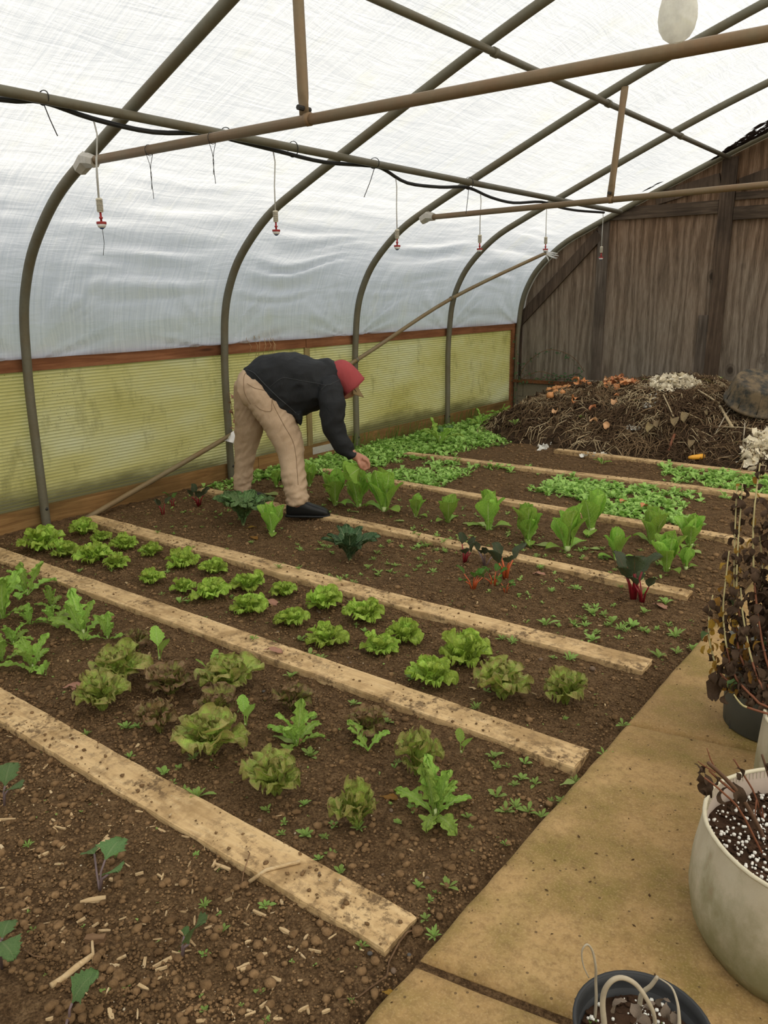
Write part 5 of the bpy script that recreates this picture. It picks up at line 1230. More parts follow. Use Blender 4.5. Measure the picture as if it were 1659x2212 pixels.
# --- body (one continuous mesh: head, neck, trunk, arms, legs, hands)
hc = (1320, 415)                                # head centre in the crop
hf = (.60, .80); hu = (.80, -.60)               # facing, crown direction (crop axes)
def hp_(f, u, w_=0.): return pp(hc[0]+(hf[0]*f+hu[0]*u), hc[1]+(hf[1]*f+hu[1]*u), w_)
mb = _E()
HV = (pp(hc[0]+hf[0]*10, hc[1]+hf[1]*10)-pp(*hc)).normalized(); UV_ = (pp(hc[0]+hu[0]*10, hc[1]+hu[1]*10)-pp(*hc)).normalized()
rings = []
for u_, fc, fr_, wd in ((-152, 62, 34, .026), (-140, 58, 62, .042), (-112, 42, 96, .056), (-75, 26, 118, .066), (-30, 14, 130, .073), (15, 6, 138, .077), (60, -10, 122, .074), (100, -22, 98, .064), (130, -26, 68, .046), (146, -26, 30, .022)):
    rings.append(ring_pts(hp_(fc, u_), HV, fr_*PXM, NV, wd, 22, .95))
loft(mb, rings)
loft(mb, [ring_pts(hp_(130, 6), UV_, .006, NV, .006, 8), ring_pts(hp_(140, -20), UV_, .010, NV, .010, 8), ring_pts(hp_(158, -46), UV_, .013, NV, .014, 8), ring_pts(hp_(150, -60), UV_, .007, NV, .012, 8)])   # nose
loft(mb, [ring_pts(hp_(118, -86), UV_, .006, NV, .020, 8), ring_pts(hp_(139, -88), UV_, .008, NV, .018, 8), ring_pts(hp_(143, -90), UV_, .004, NV, .012, 8)])   # lips
loft(mb, [ring_pts(hp_(118, 30), UV_, .010, NV, .045, 8), ring_pts(hp_(141, 26), UV_, .007, NV, .036, 8)])   # brow
for s in (-1, 1): loft(mb, [ring_pts(hp_(-8, -10, .070*s), HV, .016, UV_, .026, 8), ring_pts(hp_(-14, -8, .086*s), HV, .013, UV_, .022, 8)])   # ears
limb(mb, [(1180, 420, 70, 0), (1240, 440, 66, 0), (1290, 460, 70, 0)], 1.0)     # neck
span(mb, [((330, 330), (560, 640), .14, 0), ((520, 200), (800, 660), .16, 0), ((760, 190), (1000, 640), .17, 0), ((980, 250), (1130, 560), .16, 0), ((1130, 330), (1220, 500), .08, 0)])
limb(mb, [(x, y, r_*.72, w_) for x, y, r_, w_ in near] + [(815, 1740, 60, -.27)]); limb(mb, [(x, y, r_*.72, w_) for x, y, r_, w_ in far] + [(225, 1600, 56, .23)])
limb(mb, [(1130, 450, 70, -.18), (1156, 640, 78, -.235), (1165, 800, 72, -.245), (1185, 925, 62, -.245), (1310, 1118, 54, -.23), (1395, 1195, 44, -.225), (1425, 1215, 42, -.225)])
limb(mb, [(1080, 440, 70, .14), (1000, 540, 66, .22), (800, 660, 58, .23), (655, 850, 44, .10), (620, 900, 44, .09)])
# near hand: fist closing on a leaf stalk
limb(mb, [(1405, 1190, 44, -.225), (1440, 1215, 50, -.225), (1480, 1245, 60, -.222), (1515, 1280, 58, -.225)], .75)
limb(mb, [(1455, 1255, 46, -.235), (1490, 1285, 50, -.235), (1515, 1305, 42, -.232)], 1.1)
for k, w_ in enumerate((-.262, -.240, -.218, -.198)):
    L = (1.0, 1.06, 1.02, .9)[k]
    limb(mb, [(1478, 1222+6*k, 15, w_), (1520, 1240+5*k, 17, w_), (1520+28*L, 1272+4*k, 16, w_), (1520+26*L, 1318+3*k, 15, w_), (1505, 1340, 14, w_), (1478, 1330, 12, w_+.004)], 1.0, 10)
limb(mb, [(1430, 1235, 20, -.255), (1445, 1285, 18, -.272), (1462, 1318, 16, -.268), (1482, 1330, 13, -.258)], 1.0, 10)
# far hand resting on the thigh
for k in range(4): limb(mb, [(630, 880, 15, .10-.018*k), (600, 930, 14, .10-.02*k), (585, 985, 12, .10-.02*k)], 1.0, 10)
limb(mb, [(640, 870, 16, .05), (650, 930, 13, .035)], 1.0, 10)
bm_ = union(mb, .0055, 3); body = dress('body', bm_, M['skin'], person, base)
for s in (-1, 1):
    e_ = MB().lathe([(.0001, -.011), (.007, -.009), (.011, 0), (.007, .009), (.0001, .011)], 10, hp_(124, 4, .031*s)-base).build('eye', M['white_plastic'], body, True)
    MB().lathe([(.0001, -.004), (.004, -.003), (.005, 0), (.0001, .002)], 8, hp_(138, 4, .031*s)-base, HV).build('pupil', M['glasses'], e_, True) if False else None
# glasses
gl_ = MB()
for s in (-1, 1):
    gl_.tube([hp_(146+3*math.cos(q), 4+22*math.sin(q), .033*s+.022*math.cos(q))-base for q in np.linspace(0, 6.28, 17)], .0022, 5)
    gl_.tube([hp_(144, 12, .056*s)-base, hp_(60, 14, .082*s)-base, hp_(-10, 10, .084*s)-base], .0022, 5)
gl_.tube([hp_(149, 6, -.012)-base, hp_(151, 8, 0)-base, hp_(149, 6, .012)-base], .0022, 5)
gl_.build('glasses', M['glasses'], person, True)

# --- hood: a fan of rings turning about the throat
rows = [((1150, 222), (1275, 512), .100), ((1190, 192), (1280, 525), .112), ((1262, 172), (1284, 538), .118), ((1340, 196), (1286, 550), .120), ((1425, 280), (1284, 558), .116), ((1480, 350), (1280, 562), .112), ((1506, 388), (1276, 566), .108)]
outer = []; inner = []
for a, b, hd in rows:
    A, B = pp(*a), pp(*b); c = (A+B)/2; d1 = (A-B)/2
    outer.append(ring_pts(c, d1.normalized(), d1.length, NV, hd, 28, .9)); inner.append(ring_pts(c, d1.normalized(), d1.length-.007, NV, hd-.007, 28, .9))
n = 28; R_ = outer + inner[::-1]; mb = MB()
vs = [p for r_ in R_ for p in r_]; m_ = len(R_)
vs = [p + (Vector((mnoise.noise(p*14), mnoise.noise(p*14+Vector((5, 1, 0))), mnoise.noise(p*16+Vector((0, 7, 2)))))*.007) - base for p in vs]
mb.add(vs, [(i*n+k, i*n+(k+1) % n, (i+1)*n+(k+1) % n, (i+1)*n+k) for i in range(m_-1) for k in range(n)])
hood = mb.build('hood', M['hood'], person, True)
sd_ = hood.modifiers.new('soft', 'SUBSURF'); sd_.levels = 1; sd_.render_levels = 1
A = [p-base for p in outer[-2]]; A = [p*.5+q*.5 for p, q in zip(A, [p-base for p in outer[-1]])]
MB().tube([p + (p-(sum(A, Vector())/len(A))).normalized()*.003 for p in A+A[:1]], .0028, 5).build('hood_hem', M['hood'], hood, True)
# --- cap: crown under the hood and a curved brim
rings = []
for k, (u_, sc) in enumerate(((40, 1.03), (80, 1.0), (112, .86), (138, .58), (148, .2))):
    rings.append(ring_pts(hp_(-24, u_*.92), HV, 122*PXM*sc, NV, .078*sc, 22))
mb = MB(); loft(mb, [[p-base for p in r_] for r_ in rings]); cap = mb.build('cap', M['cap'], person, True)
nu, nv = 13, 7; G = np.zeros((nv*2, nu, 3))
for j in range(nv):
    for i in range(nu):
        s = i/(nu-1)*2-1; t = j/(nv-1)
        f = 66 + (40*(1-s*s)) + t*(128*(1-.40*s*s)); u_ = 58 - 40*s*s - t*(16+26*s*s)
        p = hp_(f, u_, .078*s*(1-.10*t)) - base
        G[j, i] = p; G[2*nv-1-j, i] = p - UV_*.004
mb = MB(); mb.grid(np.concatenate([G, G[:1]])); brim = mb.build('brim', M['cap'], cap, True)
# --- clogs
def clog(cx0, cx1, ytop, ybot, w_, label=None):
    rows = []; L = cx1-cx0; H_ = ybot-ytop; prof_ = [(0, .62, .35), (.04, .80, .62), (.12, .94, .80), (.28, 1.0, .88), (.45, .92, .92), (.60, .74, .98), (.75, .62, 1.0), (.88, .50, .92), (.96, .36, .70), (1.0, .20, .38)]
    mb = _E(); rr = []
    for f, h, wd in prof_:
        x = cx0+L*f; A = pp(x, ybot-H_*h, w_); B = pp(x, ybot, w_); c = (A+B)/2
        rr.append(ring_pts(c, Vector((0, 0, 1)), (A-B).length/2, NV, .054*wd, 18, .75))
    loft(mb, rr); o = dress('clog', union(mb, .006, 4), M['clog'], person, base)
    mb = MB(); rr = []
    for f, h, wd in prof_:
        f2 = .5+(f-.5)*1.03; c = pp(cx0+L*f2, ybot-H_*.05, w_); rr.append([p-base for p in ring_pts(c, Vector((0, 0, 1)), H_*.085*PXM, NV, .058*max(wd, .45), 14, .6)])
    loft(mb, rr); mb.build('sole', M['clog'], o, True); return o
clog(676, 1132, 1652, 1828, -.275); clog(170, 476, 1535, 1655, .235)
# --- leaf held in the hand
hp0 = pp(1478, 1300, -.235); t_ = thing('picked_leaf', 'freshly picked green lettuce leaf held in the fist', 'leaf', hp0)
LM['held'] = [leaf_mesh('blade', M['rom'], 1.0, .95, -8, -40, 'spoon', .03, 4, .25, seed=5, nu=13, nv=15)]
a_ = math.atan2(-UR[1], -UR[0])
obj('blade', LM['held'][0], t_, None, (1.15, .15, a_), .17); obj('blade', LM['held'][0], t_, tuple(-NV*.02), (1.7, .45, a_+.35), .15)
MB().tube([(0, 0, -.005), tuple(Vector(UR)*.03+Vector((0, 0, .012)))], .007, 6).build('stalk', M['palestem'], t_, True)
# --- plastic rag on the brace and dry twigs on the rail
q = on_x(495, 942, -5.32); t_ = thing('plastic_rag', 'white plastic rag caught on the brace pipe behind the person', 'plastic rag', tuple(q))
G = np.zeros((7, 6, 3)); tri = [np.array(on_x(486, 952, -5.30))-q, np.array(on_x(512, 926, -5.31))-q, np.array(on_x(509, 960, -5.28))-q]
for j in range(7):
    for i in range(6):
        s, u_ = j/6, i/5; p = tri[0]*(1-s)+(tri[1]*(1-u_)+tri[2]*u_)*s; p = p + np.array([.02*math.sin(7*s+4*u_), 0, .004*math.sin(9*u_)]); G[j, i] = p
mb = MB(); mb.grid(G); G2 = G.copy(); G2[:, :, 0] -= .004; mb.grid(G2[::-1]); mb.build('sheet', M['white_plastic'], t_, True)
t_ = thing('dry_vine', 'dry vine twigs hooked over the red brown rail', 'vine', (-5.49, 5.28, 1.22)); rg = random.Random(3)
for i in range(7):
    y = rg.uniform(-.14, .22); MB().tube([(.02, y, -.16+rg.uniform(-.06, .05)), (.045, y+.02, -.05), (.03, y+rg.uniform(-.05, .05), .015), (-.0, y+rg.uniform(.0, .10), .05+rg.uniform(0, .10)), (.03, y+rg.uniform(.05, .14), .01)], .0022, 5).build('twig', M['chip'], t_, True)
t_ = thing('dead_weed', 'thin dead weed stem standing between hoop and far leg', 'weed', tuple(np.array(ground(513, 1035))+np.array((.06, 0, 0))))
s = depth(ground(513, 1035))/FPX; MB().tube([(0, 0, 0), (.01, 0, .25), (-.03, -.02, .55), (-.06, -.04, .80)], .0025, 5).build('stem', M['bark'], t_)
for i in range(9): obj('leaf', LM['wilted'][0], t_, (-.03-.004*i, -.02, .42+.045*i), (rg.uniform(-1, 1), rg.uniform(-1, 1), rg.uniform(0, 6)), .05)

# ================================================================== pots on the path
PZ = .026
def m_bag():
    t = NT('grow_bag_fabric'); c = t.coord('Object'); a = t.noise(t.coord('Object', (1, 1, .6)), 6, 5, .6, .5); b = t.noise(c, 300, 2); d = t.noise(t.coord('Object', (1, 1, .7)), 10, 5, .65)
    sp = t.n('ShaderNodeSeparateXYZ'); t.t.links.new(c, sp.inputs[0])
    col = t.ramp(a, [(.3, (.44, .37, .26)), (.6, (.56, .50, .38)), (.8, (.62, .55, .43))])
    wet = t.math('ADD', t.math('MULTIPLY', sp.outputs['Z'], -2.6), t.math('MULTIPLY_ADD', d, 1.5, .05), clamp=True)
    col = t.mix(t.ramp(wet, [(.10, 0.), (.62, .9)]), col, (.24, .225, .115))
    col = t.mix(t.ramp(d, [(.60, 0.), (.72, .55)]), col, (.40, .27, .20))
    return t.done(t.bsdf(col, .9, t.bump(t.math('ADD', t.math('MULTIPLY', b, .25), a), .3, .006), .15))
M['bag'] = m_bag()
M['bagrim'] = m_plain('bag_hem_fabric', (.60, .54, .40), .9, .1, .15, 60)
M['baginside'] = m_plain('bag_lining', (.56, .46, .39), .9, .1, .15, 20)
M['potsoil'] = m_clod('potting_soil', (.045, .024, .014), (.10, .055, .032))
M['perlite'] = m_plain('perlite', (.80, .78, .72), .9)
M['greypot'] = m_plain('grey_pot', (.080, .080, .068), .6, .3, .25, 9)
M['twigbrown'] = m_plain('brown_twig', (.125, .070, .042), .7, .2, .35, 30)
M['twigred'] = m_plain('red_brown_twig', (.20, .075, .038), .6, .25, .3, 30)
M['twigpale'] = m_plain('pale_dry_twig', (.40, .34, .25), .8, .2, .3, 30)
M['stemyellow'] = m_plain('yellow_grey_stem', (.42, .36, .18), .8, .2, .3, 30)
def fabric_pot(label, c, prof, soil_z, soil_r, n=48):
    t_ = thing('fabric_pot', label, 'fabric pot', (c[0], c[1], PZ))
    def ringp(r_, z, k): 
        return [((r_+.008*mnoise.noise((math.cos(a)*2, math.sin(a)*2, z*5+c[0]*9)))*math.cos(a), (r_+.008*mnoise.noise((math.cos(a)*2, math.sin(a)*2, z*5+c[0]*9)))*math.sin(a), z + .006*mnoise.noise((math.cos(a)*1.5, math.sin(a)*1.5, 3+c[1]))*(z > .2)) for a in [2*math.pi*i/n for i in range(n)]]
    mb = MB(); R_ = [ringp(r_, z, 0) for r_, z in prof]; top = prof[-1]
    mb.add([p for r_ in R_ for p in r_], [(i*n+k, i*n+(k+1) % n, (i+1)*n+(k+1) % n, (i+1)*n+k) for i in range(len(R_)-1) for k in range(n)] + [tuple(range(n-1, -1, -1))])
    body_ = mb.build('fabric', M['bag'], t_, True)
    mb = MB(); R_ = [ringp(r_-.004, z, 0) for r_, z in [(top[0], top[1]-.002), (top[0]-.006, top[1]-.05), (soil_r+.012, soil_z-.02)]]
    mb.add([p for r_ in R_ for p in r_], [(i*n+k, (i+1)*n+k, (i+1)*n+(k+1) % n, i*n+(k+1) % n) for i in range(2) for k in range(n)]); mb.build('lining', M['baginside'], t_, True)
    rp_ = ringp(top[0]-.002, top[1], 0); MB().tube(rp_+rp_[:1], .0055, 7).build('rolled_hem', M['bagrim'], t_, True)
    mb = MB()
    for i in range(150):
        a = 2*math.pi*i/150; r0 = top[0]-.008; mb.tube([(r0*math.cos(a), r0*math.sin(a), top[1]-.004), ((r0-.002)*math.cos(a), (r0-.002)*math.sin(a), top[1]-.022)], .0011, 4)
    mb.build('stitching', M['bagrim'], t_); soil_disc(t_, soil_z, soil_r+.005); return t_
def soil_disc(t_, z, r_, n=40, dens_=900):
    m = 12; P = np.zeros((m, n, 3))
    for j in range(m):
        for i in range(n):
            a = 2*math.pi*i/n; rr = r_*j/(m-1); x, y = rr*math.cos(a), rr*math.sin(a)
            P[j, i] = (x, y, z+.010*mnoise.noise((x*18, y*18, z))+.006*mnoise.noise((x*60, y*60, z)))
    mb = MB(); mb.grid(P, True); s = mb.build('potting_soil', M['potsoil'], t_, True)
    rg_ = random.Random(int(r_*1000)); mb = MB()
    for i in range(int(dens_)):
        a = rg_.uniform(0, 6.28); rr = r_*math.sqrt(rg_.random())*.96; q = rg_.uniform(.0015, .0055)
        mb.add(ICV*q+np.array([rr*math.cos(a), rr*math.sin(a), z+.006+rg_.uniform(0, .004)]), ICF)
    o = mb.build('perlite', M['perlite'], s); o['kind'] = 'stuff'
    mb = MB()
    for i in range(int(dens_*1.2)):
        a = rg_.uniform(0, 6.28); rr = r_*math.sqrt(rg_.random())*.96; q = rg_.uniform(.003, .009)
        mb.add(ICV*q*np.array([1.2, .8, .6])+np.array([rr*math.cos(a), rr*math.sin(a), z+.004]), ICF)
    o = mb.build('soil_lumps', M['potsoil'], s); o['kind'] = 'stuff'
big = fabric_pot('large dirty white fabric pot with perlite soil and dead twigs', (-.16, 1.935), [(.235, 0), (.262, .006), (.282, .05), (.290, .12), (.286, .20), (.278, .27), (.272, .315)], .235, .268)
wht = fabric_pot('smaller white fabric pot behind the large one, holding the dead tall plant', (-.185, 2.50), [(.215, 0), (.236, .008), (.243, .06), (.240, .15), (.236, .24), (.232, .33)], .285, .222)
# grey plastic pot
t_ = thing('plant_pot', 'dark grey round plastic pot behind the white fabric pots', 'pot', (-.475, 2.995, PZ))
MB().lathe([(.0001, 0), (.160, 0), (.166, .006), (.172, .12), (.178, .30), (.184, .302), (.184, .325), (.177, .325), (.172, .29), (.165, .27)], 36).build('pot', M['greypot'], t_, True)
for a in (-2.35, -1.2): MB().box((.160*math.cos(a)-.006, .160*math.sin(a)-.006, .0), (.166*math.cos(a)+.006, .166*math.sin(a)+.006, .035)).build('drain_slot', M['slot'], t_)
soil_disc(t_, .265, .166, 30, 40)
# small black pot in front
sp_ = thing('plant_pot', 'small black nursery pot with bent dry stems near the path joint', 'pot', (-.36, 1.285, PZ))
MB().lathe([(.0001, 0), (.095, 0), (.100, .004), (.122, .15), (.127, .152), (.131, .154), (.135, .18), (.1345, .184), (.128, .184), (.124, .165), (.118, .12)], 40).build('pot', M['blackplastic'], sp_, True)
MB().tube([(.131*math.cos(a), .131*math.sin(a), .181) for a in np.linspace(0, 6.2832, 41)], .0038, 7).build('rim', M['blackplastic'], sp_, True)
soil_disc(sp_, .135, .119, 30, 110)
def cpx(x, y, d): return CAM + ray(x, y)*d
# bent dry stems of the small pot (a plant of its own, rooted in the pot)
pl = thing('dried_plant', 'dried plant with arching grey stems in the small black pot', 'dried plant', (-.36, 1.285, PZ+.135)); o0 = np.array((-.36, 1.285, PZ+.135))
for pts, r0, r1 in (([(1288, 2158, 1.62), (1287, 2120, 1.61), (1287, 2090, 1.59), (1280, 2055, 1.58), (1268, 2040, 1.57), (1257, 2055, 1.57), (1260, 2085, 1.58), (1272, 2112, 1.59)], .0035, .0012), ([(1306, 2225, 1.54), (1302, 2175, 1.53), (1306, 2140, 1.52), (1322, 2118, 1.51), (1345, 2112, 1.51), (1372, 2125, 1.51), (1395, 2155, 1.51), (1412, 2190, 1.52), (1415, 2225, 1.54)], .0062, .0035),
                    ([(1332, 2161, 1.59), (1370, 2172, 1.57), (1400, 2190, 1.55), (1420, 2215, 1.55)], .0065, .004), ([(1385, 2150, 1.62), (1405, 2130, 1.61), (1420, 2110, 1.60)], .0055, .004), ([(1422, 2112, 1.59), (1450, 2132, 1.57), (1463, 2165, 1.55), (1467, 2200, 1.54), (1466, 2225, 1.54)], .0012, .005)):
    K = [cpx(*q)-o0 for q in pts]
    if pts[0][0] == 1332: K = [np.array((k[0], k[1], .006+.004*i)) for i, k in enumerate(K)]      # the stub lies on the soil
    else:
        if pts[0][0] in (1288, 1306, 1385): K = [np.array((K[0][0], K[0][1], -.006))] + K
        if pts[-1][1] > 2220: K = K + [np.array((K[-1][0], K[-1][1], -.006))]
    Q = catmull(K, 4); m_ = len(Q)
    MB().tube([tuple(q) for q in Q], [smin(r0, r1, i/(m_-1)) for i in range(m_)], 7).build('stem', M['twigpale'], pl, True)
rg = random.Random(8)
LM['dead'] = [leaf_mesh('dead_leaf', M['brownleaf'], 1.0, .5, 30, -80, 'obl', .06, 4, .5, seed=i+200, nu=7, nv=9, roll=.5) for i in range(3)]
M['greydead'] = m_plain('grey_dead_leaf', (.22, .17, .13), .9, .1, .4, 25, .6)
LM['greydead'] = [leaf_mesh('dead_leaf', M['greydead'], 1.0, .55, 30, -80, 'obl', .08, 4, .5, seed=i+210, nu=7, nv=9, roll=.5) for i in range(2)]
for i in range(9):
    q = cpx(rg.uniform(1340, 1470), rg.uniform(2160, 2215), 1.56)-o0; q[2] = max(q[2], .012); q[0] = max(-.10, min(.10, q[0])); q[1] = max(-.1, min(.1, q[1]))
    obj('leaf', rg.choice(LM['greydead']), pl, tuple(q), (rg.uniform(-.5, .5), rg.uniform(-.3, .6), rg.uniform(0, 6)), rg.uniform(.025, .045))
for x, y in ((1285, 2120), (1278, 2135), (1430, 2152)):
    q = cpx(x, y, 1.60); o = obj('pot_weed', COTY[0], None, (q[0], q[1], PZ+.135), (0, 0, rg.uniform(0, 6)), .035); tag(o, 'tiny green weed in the small black pot', 'weed', 'weeds in the small black pot')
# dead twigs in the large fabric pot
pl = thing('dead_twigs', 'dead brown twigs with shrivelled leaves in the large fabric pot', 'dead plant', (-.16, 1.935, PZ+.235)); o0 = np.array((-.16, 1.935, PZ+.235))
TW = [([(1690, 1905, 2.04), (1640, 1790, 2.00), (1600, 1720, 1.96), (1565, 1680, 1.93), (1530, 1648, 1.90)], .0062, .0045, 'twigbrown'), ([(1700, 1960, 2.00), (1610, 1770, 1.92), (1565, 1715, 1.88), (1522, 1680, 1.86)], .0030, .0020, 'twigred'), ([(1665, 1840, 2.10), (1634, 1726, 2.08), (1610, 1680, 2.06), (1585, 1640, 2.04)], .0028, .002, 'twigred'),
      ([(1600, 1722, 1.96), (1560, 1690, 1.93), (1532, 1665, 1.91)], .0036, .0022, 'twigred'), ([(1548, 1665, 1.92), (1535, 1640, 1.91), (1527, 1616, 1.90)], .002, .001, 'twigred'), ([(1545, 1668, 1.91), (1522, 1655, 1.90), (1508, 1645, 1.88)], .002, .0012, 'twigred'), ([(1720, 1860, 2.08), (1662, 1680, 2.06), (1646, 1630, 2.05)], .0045, .003, 'twigbrown'), ([(1634, 1726, 2.08), (1632, 1750, 2.07), (1630, 1780, 2.08)], .002, .0015, 'twigred'), ([(1690, 1880, 2.08), (1655, 1790, 2.08), (1645, 1742, 2.08)], .003, .002, 'twigred')]
for pts, r0, r1, mk in TW:
    Q = catmull([cpx(*q)-o0 for q in pts], 3); m_ = len(Q); MB().tube([tuple(q) for q in Q], [smin(r0, r1, i/(m_-1)) for i in range(m_)], 6).build('twig', M[mk], pl, True)
for x, y, d, sc in ((1500, 1650, 1.88, .05), (1510, 1668, 1.88, .05), (1522, 1672, 1.90, .06), (1518, 1690, 1.88, .07), (1530, 1680, 1.90, .09), (1535, 1692, 1.91, .08), (1512, 1705, 1.88, .05), (1589, 1660, 2.04, .06), (1590, 1668, 2.04, .04), (1545, 1675, 1.91, .06), (1575, 1700, 1.95, .09), (1582, 1690, 1.96, .10), (1592, 1715, 1.96, .04), (1625, 1710, 2.08, .03), (1645, 1715, 2.07, .06), (1655, 1735, 2.07, .07), (1650, 1650, 2.05, .05), (1530, 1660, 1.90, .05), (1585, 1735, 1.96, .05)):
    q = cpx(x, y, d)-o0; obj('leaf', rg.choice(LM['dead']), pl, tuple(q), (rg.uniform(-.6, .6), rg.uniform(.4, 1.3), rg.uniform(0, 6)), sc*.62)
# tall dead plant rooted in the smaller fabric pot
pl = thing('dead_plant', 'tall dead plant with blackened and yellow leaves in the smaller fabric pot', 'dead plant', (-.185, 2.50, PZ+.29)); o0 = np.array((-.185, 2.50, PZ+.29))
ST = [[(1700, 1570, 2.42), (1620, 1498, 2.5), (1572, 1470, 2.55), (1548, 1440, 2.58), (1532, 1380, 2.6), (1532, 1330, 2.6), (1540, 1285, 2.6)], [(1700, 1600, 2.4), (1640, 1520, 2.46), (1590, 1465, 2.52), (1570, 1400, 2.55), (1562, 1320, 2.57), (1568, 1250, 2.58), (1575, 1190, 2.58)], [(1700, 1560, 2.45), (1640, 1480, 2.5), (1600, 1420, 2.53), (1588, 1330, 2.56), (1586, 1240, 2.58), (1588, 1140, 2.6), (1592, 1050, 2.6)],
      [(1700, 1540, 2.45), (1650, 1470, 2.5), (1610, 1380, 2.53), (1592, 1290, 2.56), (1594, 1180, 2.58), (1600, 1100, 2.6), (1604, 1045, 2.6)], [(1700, 1530, 2.45), (1660, 1440, 2.5), (1640, 1350, 2.52), (1628, 1230, 2.54), (1628, 1120, 2.56), (1638, 1030, 2.58), (1642, 1000, 2.58)], [(1700, 1520, 2.5), (1665, 1420, 2.55), (1648, 1300, 2.58), (1646, 1220, 2.6), (1640, 1140, 2.6)],
      [(1710, 1580, 2.42), (1655, 1500, 2.46), (1625, 1430, 2.5), (1605, 1330, 2.52), (1600, 1270, 2.53)], [(1715, 1520, 2.5), (1680, 1400, 2.52), (1662, 1260, 2.55), (1660, 1130, 2.56)], [(1720, 1510, 2.48), (1690, 1380, 2.5), (1675, 1200, 2.52), (1672, 1060, 2.54)], [(1700, 1590, 2.38), (1640, 1560, 2.42), (1600, 1520, 2.45), (1585, 1500, 2.46)]]
YL = [leaf_mesh('yellow_leaf', M['yellowleaf'], 1.0, .52, 20, -60, 'round', .04, 4, .4, seed=i+220, nu=7, nv=9) for i in range(2)]
GLf = leaf_mesh('green_leaf', M['kale'], 1.0, .6, 20, -60, 'round', .04, 4, .4, seed=223, nu=7, nv=9)
rg = random.Random(21); nleaf = 0
for k, pts in enumerate(ST):
    Q = catmull([cpx(*q)-o0 for q in pts], 5); m_ = len(Q)
    Q[0] = np.array([Q[0][0], Q[0][1], min(Q[0][2], -.004)])
    Q = [np.array([q[0], q[1], max(q[2], .052)]) if math.hypot(q[0], q[1]) > .20 else q for q in Q]      # over the hem, not through it
    rr = [smin(.0048, .0022, i/(m_-1)) for i in range(m_)]
    cut = m_//2
    s1 = MB().tube([tuple(q) for q in Q[:cut+1]], rr[:cut+1], 6).build('stem', M['twigred'], pl, True)
    MB().tube([tuple(q) for q in Q[cut:]], rr[cut:], 6).build('upper_stem', M['stemyellow'], s1, True)
    for i in range(2, m_, 1):
        if i < m_*.22: continue
        f = i/(m_-1)
        for j in range(2 if f < .75 else 1):
            if nleaf >= 285: break
            a = rg.uniform(0, 6.28); q = Q[i]+np.array([rg.uniform(-.012, .012), rg.uniform(-.012, .012), rg.uniform(-.01, .01)])
            yl = .62 if k < 3 and .25 < f < .85 else .18
            r_ = rg.random(); me = rg.choice(YL) if r_ < yl else (GLf if r_ > .975 else rg.choice(LM['dead']))
            sc = rg.uniform(.034, .058)*(1.15 if f < .5 else .85)
            if me in YL: sc *= .85
            obj('leaf', me, pl, tuple(q), (rg.uniform(-.5, .5), rg.uniform(.3, 1.2), a), (sc, sc, sc)); nleaf += 1
MV = []; MF = []; nb = 0; rg = random.Random(55)
for i in range(360):
    k = rg.choice((1, 2, 3, 4, 5, 5, 6, 7, 7, 8, 8, 8)); Q = catmull([cpx(*q)-o0 for q in ST[k]], 5); q = Q[int(len(Q)*(rg.uniform(.25, .9) if k > 6 else rg.uniform(.18, .55)))]
    me = rg.choice(LM['dead']); co = np.empty(len(me.vertices)*3, np.float32); me.vertices.foreach_get('co', co); co = co.reshape(-1, 3)*rg.uniform(.03, .05)
    R_ = np.array(Euler((rg.uniform(-.5, .5), rg.uniform(.3, 1.2), rg.uniform(0, 6.28))).to_matrix()); MV.append(co @ R_.T + q + np.array([rg.uniform(-.02, .02), rg.uniform(-.02, .02), 0]))
    MF.append(grid_faces(9, 7)+nb); nb += len(co)
o = obj('leaf_mass', fast_mesh('leaf_mass', np.concatenate(MV), np.concatenate(MF), M['brownleaf']), pl); o['kind'] = 'stuff'
# big curled brown leaf hanging at the outside of the plant
obj('leaf', LM['dead'][1], pl, tuple(cpx(1556, 1474, 2.56)-o0), (.2, .9, 2.2), .10); obj('leaf', LM['dead'][0], pl, tuple(cpx(1580, 1492, 2.5)-o0), (.2, .9, 3.4), .06)

# ================================================================== compost heap
RX = [-5.25, -4.95, -4.6, -4.1, -3.5, -3.0, -2.6, -2.2, -1.6, -1.15, -.95]; RH = [0., .10, .32, .46, .56, .64, .60, .52, .46, .30, .0]
TX = [-5.3, -4.9, -4.2, -3.4, -1.5, -.9]; TY = [8.75, 8.35, 7.85, 7.74, 7.74, 7.8]
def heap_z(x, y):
    x = np.asarray(x, float); y = np.asarray(y, float)
    H_ = np.interp(x, RX, RH); y0 = np.interp(x, TX, TY); t = np.clip((y-y0)/(9.35-y0), 0, 1)
    h = H_*np.sin(t*math.pi/2)**.85*np.where(y > 9.4, 1-.18*(y-9.4), 1)
    return h + (.05*vnoise(x*3, y*3, 1.1)+.028*vnoise(x*8, y*8, 2.2)+.014*vnoise(x*22, y*22, 3.3))*np.clip(H_*4, 0, 1)*np.clip(t*5, 0, 1) - .012
M['heap'] = m_clod('compost_earth', (.045, .028, .016), (.10, .062, .034))
xs = np.linspace(-5.3, -.95, 150); ys = np.linspace(7.6, BACKY-.09, 110); X, Y = np.meshgrid(xs, ys)
heap = thing('compost_heap', 'dark compost heap of roots and plant waste against the plywood wall', 'compost heap', (-3.2, 8.9, 0)); h0 = np.array((-3.2, 8.9, 0))
obj('earth', fast_mesh('earth', np.stack([X, Y, heap_z(X, Y)], -1).reshape(-1, 3)-h0, grid_faces(len(ys), len(xs)), M['heap']), heap)
def heap_pick(rg_, lo=-5.0, hi=-1.05, ylo=7.75, yhi=10.0):
    while True:
        x, y = rg_.uniform(lo, hi), rg_.uniform(ylo, yhi); z = float(heap_z(x, y))
        if z > .03: return np.array((x, y, z))
